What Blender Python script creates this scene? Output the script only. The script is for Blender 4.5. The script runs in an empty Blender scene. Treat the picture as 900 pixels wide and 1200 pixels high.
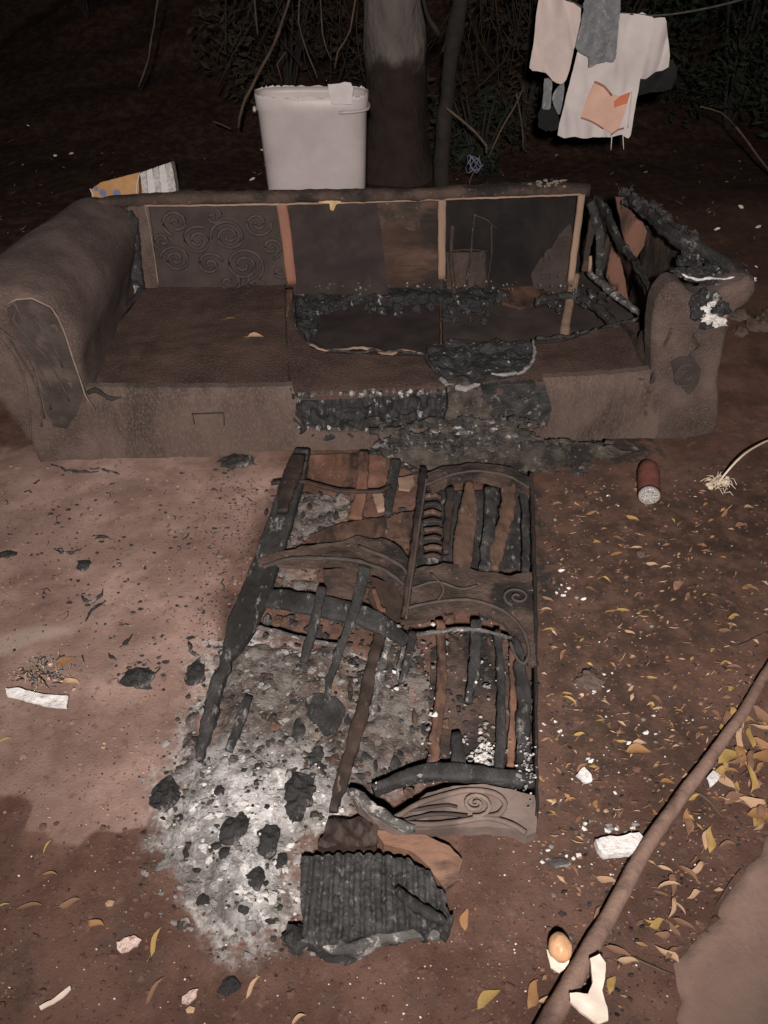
import bpy, math, random
import numpy as np
from math import radians, sin, cos, pi
from mathutils import Vector, Matrix, geometry

random.seed(7)
RNG = np.random.RandomState(11)
SC = bpy.context.scene
COL = SC.collection

# ------------------------------------------------------------------ camera
PITCH = radians(42.0)
CAMZ = 1.55
camd = bpy.data.cameras.new('camera')
camd.sensor_fit = 'HORIZONTAL'
camd.sensor_width = 36.0
camd.lens = 36.0
camd.clip_start = 0.02
camd.clip_end = 300
cam = bpy.data.objects.new('camera', camd)
cam.location = (0, 0, CAMZ)
cam.rotation_euler = (pi / 2 - PITCH, 0, 0)
COL.objects.link(cam)
SC.camera = cam

# ------------------------------------------------------------------ night sky and the lamp that lights the yard
w = bpy.data.worlds.new('World')
SC.world = w
w.use_nodes = True
wn = w.node_tree.nodes
bg = wn['Background']
bg.inputs['Color'].default_value = (0.14, 0.42, 0.62, 1)
bg.inputs['Strength'].default_value = 0.010

ld = bpy.data.lights.new('flash_lamp', 'SPOT')
ld.energy = 660
ld.color = (1.0, 0.905, 0.85)
ld.shadow_soft_size = 0.05
ld.spot_size = radians(104)
ld.spot_blend = 1.0
lo = bpy.data.objects.new('flash_lamp', ld)
lo.location = (0.0, -0.55, 1.86)
COL.objects.link(lo)
tgt = Vector((0.02, 2.75, 0.30))
lo.rotation_euler = (tgt - Vector(lo.location)).to_track_quat('-Z', 'Y').to_euler()

SC.view_settings.view_transform = 'Standard'
SC.view_settings.look = 'None'
SC.view_settings.exposure = 0
SC.view_settings.gamma = 1
SC.render.resolution_x = 768
SC.render.resolution_y = 1024

# ------------------------------------------------------------------ geometry of the view, used to place things on real planes
CAM = Vector((0, 0, CAMZ))
FW = Vector((0, cos(PITCH), -sin(PITCH)))
UPV = Vector((0, sin(PITCH), cos(PITCH)))
RT = Vector((1, 0, 0))
Z = Vector((0, 0, 1))


def ray(px, py):
    return FW + RT * ((px - 450) / 900) + UPV * ((600 - py) / 900)


def atz(px, py, z=0.0):
    d = ray(px, py)
    return CAM + d * ((z - CAMZ) / d.z)


def depth(p):
    return (Vector(p) - CAM).dot(FW)


class Plane:
    def __init__(s, o, u, v):
        s.o = Vector(o); s.u = Vector(u).normalized()
        v = Vector(v); v = v - s.u * v.dot(s.u); s.v = v.normalized()
        s.n = s.u.cross(s.v)

    def px(s, x, y):
        d = ray(x, y)
        p = CAM + d * ((s.o - CAM).dot(s.n) / d.dot(s.n)) - s.o
        return (p.dot(s.u), p.dot(s.v))

    def p3(s, a, b, h=0.0):
        return s.o + s.u * a + s.v * b + s.n * h

    def at(s, x, y, h=0.0):
        a, b = s.px(x, y)
        return s.p3(a, b, h)

    def off(s, h):
        return Plane(s.o + s.n * h, s.u, s.v)


def hz(z):
    return Plane((0, 0, z), (1, 0, 0), (0, 1, 0))


# ------------------------------------------------------------------ numpy noise
def _h(ix, iy, iz):
    n = (ix * 374761393 + iy * 668265263 + iz * 2147483647 // 7 * 3) & 0xffffffff
    n = ((n ^ (n >> 13)) * 1274126177) & 0xffffffff
    n = ((n ^ (n >> 16)) * 2246822519) & 0xffffffff
    return ((n ^ (n >> 15)) & 0xffff) / 65535.0 * 2 - 1


def vn(x, y, z=0.0):
    x = np.asarray(x, float); y = np.asarray(y, float); z = np.asarray(z, float) + 0 * x
    ix = np.floor(x).astype(np.int64); iy = np.floor(y).astype(np.int64); iz = np.floor(z).astype(np.int64)
    fx = x - ix; fy = y - iy; fz = z - iz
    fx = fx * fx * (3 - 2 * fx); fy = fy * fy * (3 - 2 * fy); fz = fz * fz * (3 - 2 * fz)
    r = 0
    for dx in (0, 1):
        for dy in (0, 1):
            for dz in (0, 1):
                wgt = (fx if dx else 1 - fx) * (fy if dy else 1 - fy) * (fz if dz else 1 - fz)
                r = r + wgt * _h(ix + dx, iy + dy, iz + dz)
    return r


def fbm(x, y, z=0.0, o=4):
    r = 0; a = 1.0; f = 1.0
    for k in range(o):
        r = r + a * vn(np.asarray(x) * f + 17 * k, np.asarray(y) * f + 5 * k, np.asarray(z) * f)
        a *= 0.5; f *= 2.03
    return r


def inpoly(X, Y, poly):
    X = np.asarray(X, float); Y = np.asarray(Y, float)
    ins = np.zeros(X.shape, bool)
    n = len(poly)
    for i in range(n):
        x1, y1 = poly[i][:2]; x2, y2 = poly[(i + 1) % n][:2]
        c = ((y1 > Y) != (y2 > Y))
        xi = (x2 - x1) * (Y - y1) / ((y2 - y1) if y2 != y1 else 1e-12) + x1
        ins ^= c & (X < xi)
    return ins


def sdist(X, Y, poly):
    X = np.asarray(X, float); Y = np.asarray(Y, float)
    d = np.full(X.shape, 1e9)
    n = len(poly)
    for i in range(n):
        x1, y1 = poly[i][:2]; x2, y2 = poly[(i + 1) % n][:2]
        ex, ey = x2 - x1, y2 - y1
        t = np.clip(((X - x1) * ex + (Y - y1) * ey) / (ex * ex + ey * ey + 1e-12), 0, 1)
        d = np.minimum(d, np.hypot(X - x1 - t * ex, Y - y1 - t * ey))
    return np.where(inpoly(X, Y, poly), d, -d)


# ------------------------------------------------------------------ materials
def mat(name, c1, c2, scale=8, rough=0.85, bump=0.3, bscale=60, spots=None, sscale=30, sthr=0.6,
        swid=0.06, voro=0, spec=0.3, detail=6, stretch=(1, 1, 1), bdist=0.01, sheen=0.0, c3=None, c3s=2.5, metallic=0.0):
    m = bpy.data.materials.new(name); m.use_nodes = True
    nt = m.node_tree; N = nt.nodes; L = nt.links
    b = N['Principled BSDF']
    b.inputs['Roughness'].default_value = rough
    b.inputs['Specular IOR Level'].default_value = spec
    b.inputs['Metallic'].default_value = metallic
    if sheen:
        b.inputs['Sheen Weight'].default_value = sheen
        b.inputs['Sheen Roughness'].default_value = 0.5
    tc = N.new('ShaderNodeTexCoord'); mp = N.new('ShaderNodeMapping')
    mp.inputs['Scale'].default_value = stretch
    L.new(tc.outputs['Object'], mp.inputs['Vector'])
    V = mp.outputs['Vector']

    def noise(s, d=detail, r=0.6):
        n = N.new('ShaderNodeTexNoise'); n.inputs['Scale'].default_value = s
        n.inputs['Detail'].default_value = d; n.inputs['Roughness'].default_value = r
        L.new(V, n.inputs['Vector']); return n

    def mix(f, a, bb):
        x = N.new('ShaderNodeMix'); x.data_type = 'RGBA'
        L.new(f, x.inputs[0])
        for v, s in ((a, x.inputs[6]), (bb, x.inputs[7])):
            if isinstance(v, tuple): s.default_value = (*v, 1)
            else: L.new(v, s)
        return x.outputs[2]

    def ramp(src, lo_, hi_):
        r = N.new('ShaderNodeMapRange'); r.inputs[1].default_value = lo_; r.inputs[2].default_value = hi_
        r.interpolation_type = 'SMOOTHSTEP'
        L.new(src, r.inputs[0]); return r.outputs[0]

    c = mix(ramp(noise(scale).outputs[0], 0.3, 0.7), c1, c2)
    if c3:
        c = mix(ramp(noise(c3s, 4).outputs[0], 0.48, 0.66), c, c3)
    if spots:
        c = mix(ramp(noise(sscale, 5, 0.7).outputs[0], sthr - swid, sthr + swid), c, spots)
    L.new(c, b.inputs['Base Color'])
    nb = noise(bscale, 5, 0.65)
    src = nb.outputs[0]
    if voro:
        vo = N.new('ShaderNodeTexVoronoi'); vo.feature = 'DISTANCE_TO_EDGE'; vo.inputs['Scale'].default_value = voro
        L.new(V, vo.inputs['Vector'])
        ma = N.new('ShaderNodeMath'); ma.operation = 'MULTIPLY_ADD'
        L.new(ramp(vo.outputs[0], 0.0, 0.05), ma.inputs[0]); ma.inputs[1].default_value = 0.5
        L.new(src, ma.inputs[2]); src = ma.outputs[0]
    bp = N.new('ShaderNodeBump'); bp.inputs['Strength'].default_value = bump; bp.inputs['Distance'].default_value = bdist
    L.new(src, bp.inputs['Height']); L.new(bp.outputs[0], b.inputs['Normal'])
    return m


M = {}
M['fabric'] = mat('brown_velour', (0.052, 0.036, 0.031), (0.112, 0.081, 0.070), 9, 0.95, 0.8, 120, bdist=0.008, spec=0.08, sheen=0.03,
                  c3=(0.045, 0.032, 0.029), spots=(0.125, 0.094, 0.081), sscale=230, sthr=0.58, swid=0.10)
M['fabric_apron'] = mat('brown_velour_apron', (0.066, 0.047, 0.040), (0.106, 0.077, 0.065), 6, 0.95, 0.7, 120, bdist=0.007, spec=0.12,
                        stretch=(1, 1, 0.4), c3=(0.042, 0.031, 0.028), c3s=4.5, sheen=0.03, spots=(0.118, 0.087, 0.073), sscale=190, sthr=0.58, swid=.14)
M['fabric_seat'] = mat('dark_brown_seat_cloth', (0.046, 0.030, 0.025), (0.088, 0.057, 0.047), 8, 0.95, 0.9, 120, bdist=0.007, spec=0.1, spots=(0.115, 0.078, 0.064), sscale=230, sthr=0.58, swid=.10,
                       c3=(0.040, 0.027, 0.025), c3s=4)
M['swirl_cloth'] = mat('dark_swirl_cloth', (0.034, 0.026, 0.024), (0.054, 0.042, 0.038), 9, 0.9, 0.4, 150, bdist=0.005, spec=0.15)
M['swirl_line'] = mat('raised_swirl_pile', (0.048, 0.039, 0.036), (0.070, 0.057, 0.051), 30, 0.95, 0.4, 200, bdist=0.004, spec=0.1)
M['panel_cloth'] = mat('worn_arm_panel', (0.028, 0.022, 0.020), (0.050, 0.038, 0.034), 12, .95, .8, 110, bdist=.006, c3=(0.075, 0.057, 0.05), c3s=8)
M['welt'] = mat('pale_welt_edge', (0.13, 0.10, 0.085), (0.19, 0.15, 0.12), 30, 0.9, 0.3, 200)
M['lining'] = mat('dark_lining', (0.026, 0.020, 0.020), (0.040, 0.031, 0.030), 12, 0.95, 0.5, 220, bdist=0.003, spec=0.1)
M['lining_blue'] = mat('blue_black_lining', (0.010, 0.009, 0.009), (0.020, 0.017, 0.016), 8, 0.9, 0.4, 200, bdist=0.003, spec=0.1)
M['char'] = mat('charred_black', (0.008, 0.008, 0.008), (0.034, 0.032, 0.032), 26, 0.75, 1.0, 95, bdist=0.007,
                spots=(0.15, 0.145, 0.14), sscale=42, sthr=0.62, swid=0.06, spec=0.45, stretch=(1, .4, 1))
M['char_grey'] = mat('charcoal_grey', (0.013, 0.013, 0.013), (0.040, 0.039, 0.039), 16, 0.85, 1.0, 80, bdist=0.009, c3=(0.012, 0.011, 0.010), c3s=7, stretch=(1, .4, 1),
                     spots=(0.17, 0.16, 0.155), sscale=40, sthr=0.62, spec=0.3)
M['char_ash'] = mat('char_dusted_with_ash', (0.05, 0.048, 0.047), (0.12, 0.115, 0.11), 22, 0.95, 1.0, 90, bdist=0.008,
                    spots=(0.42, 0.40, 0.385), sscale=38, sthr=0.58, swid=0.08, spec=0.15)
M['foam_char'] = mat('burnt_foam', (0.008, 0.008, 0.008), (0.025, 0.025, 0.026), 28, 0.7, 1.0, 70, bdist=0.014,
                     spots=(0.26, 0.25, 0.24), sscale=40, sthr=0.63, swid=0.04, spec=0.5, stretch=(1, 1, .45))  # pale streaky spots are glints painted onto the black foam
M['ash_white'] = mat('white_ash', (0.42, 0.40, 0.385), (0.70, 0.68, 0.66), 40, 1.0, 1.0, 120, bdist=0.01, spec=0.05)
M['ash_grey'] = mat('grey_ash', (0.17, 0.162, 0.156), (0.29, 0.275, 0.265), 30, 1.0, 1.0, 120, bdist=0.01, spec=0.05)
M['ash_brown'] = mat('brown_grey_ash', (0.030, 0.026, 0.023), (0.095, 0.082, 0.070), 14, 1.0, 1.0, 60, bdist=0.016, spec=0.05, c3=(0.022, 0.02, 0.019), c3s=9,
                     spots=(0.21, 0.19, 0.17), sscale=50, sthr=0.64, swid=0.05)
M['wood_copper'] = mat('copper_brown_wood', (0.15, 0.066, 0.042), (0.21, 0.10, 0.066), 8, 0.7, 0.3, 60, stretch=(1, 1, 0.25), c3=(0.11, 0.052, 0.036))
M['scorched_copper'] = mat('scorched_copper_wood', (0.085, 0.042, 0.028), (0.155, 0.080, 0.055), 11, 0.8, 0.9, 70, stretch=(1, .4, .5), c3=(0.020, 0.014, 0.012), c3s=9,
                           spots=(0.20, 0.165, 0.14), sscale=55, sthr=0.66, bdist=0.007)
M['plank_wood'] = mat('tan_plank_wood', (0.135, 0.072, 0.048), (0.23, 0.135, 0.092), 9, 0.8, 0.7, 60, stretch=(.5, 1.2, 1), c3=(0.085, 0.05, 0.038), c3s=14, bdist=.005, spots=(.05, .035, .028), sscale=30, sthr=.64)
M['wood_pale'] = mat('pale_raw_wood', (0.17, 0.112, 0.080), (0.27, 0.185, 0.135), 10, 0.75, 0.3, 70, stretch=(1, 1, 0.25), c3=(0.12, 0.08, 0.06))
M['wood_brown'] = mat('scorched_brown_wood', (0.075, 0.040, 0.026), (0.16, 0.088, 0.058), 14, 0.8, 0.6, 60, voro=0, stretch=(1, 0.4, 0.5),
                      c3=(0.03, 0.02, 0.017), c3s=6)
M['wood_burnt'] = mat('half_burnt_wood', (0.020, 0.014, 0.012), (0.052, 0.032, 0.024), 12, 0.7, 0.8, 50, stretch=(1, 0.4, 0.5),
                      spots=(0.17, 0.12, 0.09), sscale=40, sthr=0.68, bdist=0.006, c3=(0.014, 0.012, 0.011), c3s=5)
M['scorched_brown'] = mat('scorched_brown_board', (0.042, 0.025, 0.018), (0.115, 0.066, 0.046), 11, 0.8, 1.0, 60, stretch=(1, .35, .5), c3=(0.016, 0.012, 0.011), c3s=10,
                          spots=(0.17, 0.14, 0.12), sscale=50, sthr=0.66, bdist=0.008)
M['cloth_burnt'] = mat('scorched_brown_cloth', (0.032, 0.022, 0.018), (0.078, 0.052, 0.041), 10, 0.9, 0.9, 60, bdist=0.009,
                       c3=(0.014, 0.012, 0.011), c3s=7, spots=(0.14, 0.115, 0.10), sscale=60, sthr=0.66)
M['scroll_cloth'] = mat('mauve_brown_cloth', (0.115, 0.086, 0.076), (0.165, 0.125, 0.108), 12, 0.9, 0.4, 120, bdist=0.004,
                        c3=(0.08, 0.06, 0.052), c3s=7)
M['white_plastic'] = mat('white_bin_plastic', (0.36, 0.315, 0.310), (0.44, 0.39, 0.385), 5, 0.45, 0.08, 40, spots=(0.33, 0.27, 0.22), sscale=7, sthr=0.70, swid=0.10, spec=0.4)
M['paper'] = mat('white_paper', (0.70, 0.68, 0.66), (0.80, 0.78, 0.76), 12, 0.8, 0.2, 60)
M['towel'] = mat('off_white_towel', (0.50, 0.415, 0.385), (0.60, 0.50, 0.465), 8, 0.95, 0.3, 300, bdist=0.003, spec=0.05)
M['sheet_white'] = mat('white_sheet', (0.52, 0.47, 0.465), (0.64, 0.575, 0.56), 6, 0.9, 0.2, 200, bdist=0.003, spec=0.05)
M['peach'] = mat('peach_cloth', (0.58, 0.37, 0.29), (0.66, 0.44, 0.34), 9, 0.9, 0.2, 150, spec=0.05)
M['orange_cloth'] = mat('orange_red_cloth', (0.52, 0.16, 0.09), (0.60, 0.20, 0.11), 9, 0.9, 0.2, 150, spec=0.05)
M['peach_line'] = mat('brown_hem', (0.30, 0.14, 0.10), (0.36, 0.18, 0.13), 9, 0.9, 0.2, 150, spec=0.05)
M['lace'] = mat('grey_lace_cloth', (0.13, 0.135, 0.145), (0.21, 0.215, 0.225), 25, 0.9, 0.6, 90, bdist=0.006, spots=(0.30, 0.29, 0.29), sscale=45, sthr=0.6)
M['dark_cloth'] = mat('black_cloth', (0.012, 0.012, 0.013), (0.022, 0.022, 0.022), 9, 0.95, 0.3, 150, spec=0.1)
M['trunk'] = mat('grey_bark', (0.10, 0.085, 0.077), (0.165, 0.142, 0.128), 7, 0.9, 0.9, 25, stretch=(1, 1, 0.5), c3=(0.11, 0.09, 0.08), c3s=3,
                 spots=(0.04, 0.035, 0.03), sscale=12, sthr=0.68, bdist=0.02)
M['trunk_low'] = mat('dark_earthy_bark', (0.022, 0.015, 0.012), (0.060, 0.042, 0.034), 9, 0.95, 1.0, 22, bdist=0.02)
M['stem_dark'] = mat('dark_stem', (0.014, 0.012, 0.011), (0.030, 0.025, 0.021), 12, 0.9, 0.6, 30)
M['twig'] = mat('dry_twig', (0.06, 0.042, 0.031), (0.12, 0.085, 0.063), 12, 0.9, 0.4, 50)
M['foliage'] = mat('night_foliage', (0.009, 0.014, 0.007), (0.022, 0.029, 0.014), 6, 0.8, 0.3, 40, c3=(0.005, 0.008, 0.005), c3s=3)
M['foliage_dry'] = mat('dry_undergrowth', (0.022, 0.016, 0.011), (0.048, 0.034, 0.022), 6, 0.9, 0.3, 40, c3=(0.02, 0.018, 0.012), c3s=3)
M['pole'] = mat('brown_pole', (0.165, 0.105, 0.083), (0.245, 0.165, 0.132), 7, 0.7, 0.5, 45, stretch=(1, 1, 1), c3=(0.10, 0.062, 0.05), c3s=9)
M['slab'] = mat('brown_concrete', (0.170, 0.112, 0.090), (0.230, 0.157, 0.128), 8, 0.95, 0.6, 60, bdist=0.004, c3=(0.16, 0.11, 0.09),
                spots=(0.12, 0.085, 0.07), sscale=40, sthr=0.68)
M['stone'] = mat('earth_clod', (0.065, 0.045, 0.036), (0.12, 0.086, 0.07), 12, 0.95, 0.9, 50)
M['crumb_dry'] = mat('dry_soil_crumb', (0.16, 0.105, 0.085), (0.25, 0.17, 0.14), 20, .95, .5, 90)
M['crumb_wet'] = mat('damp_soil_crumb', (0.07, 0.038, 0.028), (0.14, 0.08, 0.06), 20, .9, .5, 90)
M['arm_board'] = mat('sooty_copper_board', (0.075, 0.036, 0.025), (0.15, 0.074, 0.052), 7, .85, .6, 60, stretch=(1, 1, .4), c3=(0.025, 0.015, 0.012), c3s=6, spots=(.02, .014, .012), sscale=22, sthr=.62)
M['board_brown'] = mat('scorched_back_board', (0.030, 0.016, 0.011), (0.092, 0.054, 0.038), 9, .85, .8, 60, stretch=(.35, 1, 1), c3=(0.015, 0.011, 0.009), c3s=7, bdist=.006)
M['foam_white'] = mat('white_foam', (0.55, 0.53, 0.52), (0.74, 0.73, 0.72), 30, 0.9, 0.9, 90, bdist=0.006, spots=(0.36, 0.31, 0.28), sscale=45, sthr=0.62)
M['bone'] = mat('creamy_peel', (0.66, 0.56, 0.47), (0.80, 0.72, 0.63), 15, 0.6, 0.2, 40)
M['egg'] = mat('orange_tan_skin', (0.50, 0.27, 0.13), (0.72, 0.46, 0.28), 14, 0.4, 0.3, 40, spec=0.6)
M['leaf_yellow'] = mat('yellow_leaf', (0.25, 0.16, 0.055), (0.42, 0.29, 0.10), 40, 0.6, 0.3, 90)
M['leaf_orange'] = mat('orange_leaf', (0.19, 0.10, 0.045), (0.33, 0.18, 0.08), 40, 0.6, 0.3, 90)
M['leaf_tan'] = mat('tan_leaf', (0.33, 0.21, 0.13), (0.46, 0.31, 0.20), 40, 0.7, 0.3, 90)
M['leaf_brown'] = mat('brown_leaf', (0.15, 0.082, 0.050), (0.23, 0.13, 0.082), 40, 0.7, 0.3, 90)
M['pink'] = mat('pale_pink_scrap', (0.50, 0.34, 0.29), (0.74, 0.60, 0.54), 60, 0.8, 1.0, 90, bdist=.008, spots=(.3, .18, .14), sscale=60)
M['red_label'] = mat('dull_red_plastic', (0.10, 0.038, 0.030), (0.17, 0.062, 0.048), 20, 0.6, 0.2, 60, spec=0.4)
M['wire'] = mat('beige_cord', (0.50, 0.41, 0.31), (0.62, 0.53, 0.42), 20, 0.7, 0.3, 60)
M['box_orange'] = mat('orange_tan_card', (0.52, 0.27, 0.11), (0.64, 0.38, 0.18), 9, 0.6, 0.15, 60)
M['blue_print'] = mat('faded_blue_print', (0.16, 0.20, 0.34), (0.24, 0.28, 0.42), 30, 0.7, 0.2, 60)
M['page_edge'] = mat('page_edges', (0.42, 0.38, 0.36), (0.74, 0.70, 0.68), 60, 0.8, 0.3, 60)
M['page_dull'] = mat('dull_paper', (0.44, 0.40, 0.395), (0.52, 0.48, 0.47), 12, .9, .2, 60)
M['yellow_tag'] = mat('mustard_rag', (0.33, 0.22, 0.10), (0.46, 0.33, 0.17), 30, 0.8, 0.3, 60)
M['blue_cord'] = mat('pale_blue_string', (0.11, 0.12, 0.19), (0.2, 0.21, 0.29), 30, 0.6, 0.2, 60)
M['rope'] = mat('washing_rope', (0.04, 0.036, 0.032), (0.08, 0.07, 0.06), 30, 0.8, 0.2, 60)
gm = bpy.data.materials.new('clear_plastic'); gm.use_nodes = True
b_ = gm.node_tree.nodes['Principled BSDF']
b_.inputs['Base Color'].default_value = (0.85, 0.82, 0.80, 1); b_.inputs['Roughness'].default_value = 0.18
b_.inputs['Transmission Weight'].default_value = 0.75; b_.inputs['IOR'].default_value = 1.3
M['clear'] = gm


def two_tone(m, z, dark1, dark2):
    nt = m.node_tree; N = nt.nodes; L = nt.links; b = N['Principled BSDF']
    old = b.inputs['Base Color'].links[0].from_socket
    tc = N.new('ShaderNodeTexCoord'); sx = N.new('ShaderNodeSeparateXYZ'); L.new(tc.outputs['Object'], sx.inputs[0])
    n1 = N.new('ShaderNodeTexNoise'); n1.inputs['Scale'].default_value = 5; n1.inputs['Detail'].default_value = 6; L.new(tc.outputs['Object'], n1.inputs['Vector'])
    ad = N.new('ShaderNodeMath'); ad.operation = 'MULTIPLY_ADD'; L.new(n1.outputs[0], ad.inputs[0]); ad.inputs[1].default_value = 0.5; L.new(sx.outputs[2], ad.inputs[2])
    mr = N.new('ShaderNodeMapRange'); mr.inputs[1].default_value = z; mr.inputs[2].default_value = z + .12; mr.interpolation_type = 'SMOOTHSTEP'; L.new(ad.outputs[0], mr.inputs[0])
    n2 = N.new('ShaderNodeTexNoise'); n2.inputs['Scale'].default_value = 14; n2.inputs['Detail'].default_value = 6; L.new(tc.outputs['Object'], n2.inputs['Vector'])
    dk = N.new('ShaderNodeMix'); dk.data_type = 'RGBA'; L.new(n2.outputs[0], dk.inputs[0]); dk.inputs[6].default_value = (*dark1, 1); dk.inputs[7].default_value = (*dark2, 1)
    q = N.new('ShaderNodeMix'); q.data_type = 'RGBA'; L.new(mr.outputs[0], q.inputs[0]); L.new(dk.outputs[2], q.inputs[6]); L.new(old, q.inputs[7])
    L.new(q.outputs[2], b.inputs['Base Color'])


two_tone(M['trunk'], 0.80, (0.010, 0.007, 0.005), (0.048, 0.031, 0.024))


def ash_material():
    m = bpy.data.materials.new('ash_spread'); m.use_nodes = True
    nt = m.node_tree; N = nt.nodes; L = nt.links; b = N['Principled BSDF']
    b.inputs['Roughness'].default_value = 1.0; b.inputs['Specular IOR Level'].default_value = 0.03
    tc = N.new('ShaderNodeTexCoord')

    def rg(src, a, c):
        r_ = N.new('ShaderNodeMapRange'); r_.interpolation_type = 'SMOOTHSTEP'; r_.inputs[1].default_value = a; r_.inputs[2].default_value = c
        L.new(src, r_.inputs[0]); return r_.outputs[0]

    def noise(s_, d=6, r_=.65):
        n = N.new('ShaderNodeTexNoise'); n.inputs['Scale'].default_value = s_; n.inputs['Detail'].default_value = d; n.inputs['Roughness'].default_value = r_
        L.new(tc.outputs['Object'], n.inputs['Vector']); return n.outputs[0]

    def mix(f, a, c):
        q = N.new('ShaderNodeMix'); q.data_type = 'RGBA'; L.new(f, q.inputs[0])
        for vv, s_ in ((a, q.inputs[6]), (c, q.inputs[7])):
            if isinstance(vv, tuple): s_.default_value = (*vv, 1)
            else: L.new(vv, s_)
        return q.outputs[2]
    at = N.new('ShaderNodeAttribute'); at.attribute_name = 'white'
    g = mix(rg(noise(14, 7, .7), .4, .6), (0.080, 0.064, 0.056), (0.170, 0.155, 0.143))
    g = mix(rg(noise(80, 5, .7), .56, .66), g, (0.25, 0.235, 0.222))
    g = mix(rg(noise(26, 6, .75), .55, .66), g, (0.05, 0.044, 0.040))
    g = mix(rg(noise(9, 5, .6), .55, .68), g, (0.20, 0.135, 0.108))
    w_ = mix(rg(noise(13, 8, .75), .40, .60), (0.20, 0.194, 0.188), (0.52, 0.512, 0.505))
    w_ = mix(rg(noise(42, 6, .7), .52, .66), w_, (0.76, 0.755, 0.75))
    w_ = mix(rg(noise(30, 6, .75), .56, .66), w_, (0.13, 0.122, 0.115))
    L.new(mix(at.outputs['Fac'], g, w_), b.inputs['Base Color'])
    bp = N.new('ShaderNodeBump'); bp.inputs['Strength'].default_value = 1.0; bp.inputs['Distance'].default_value = 0.014
    L.new(noise(70, 7, .7), bp.inputs['Height']); L.new(bp.outputs[0], b.inputs['Normal'])
    return m


M['ash_pile'] = ash_material()

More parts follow.
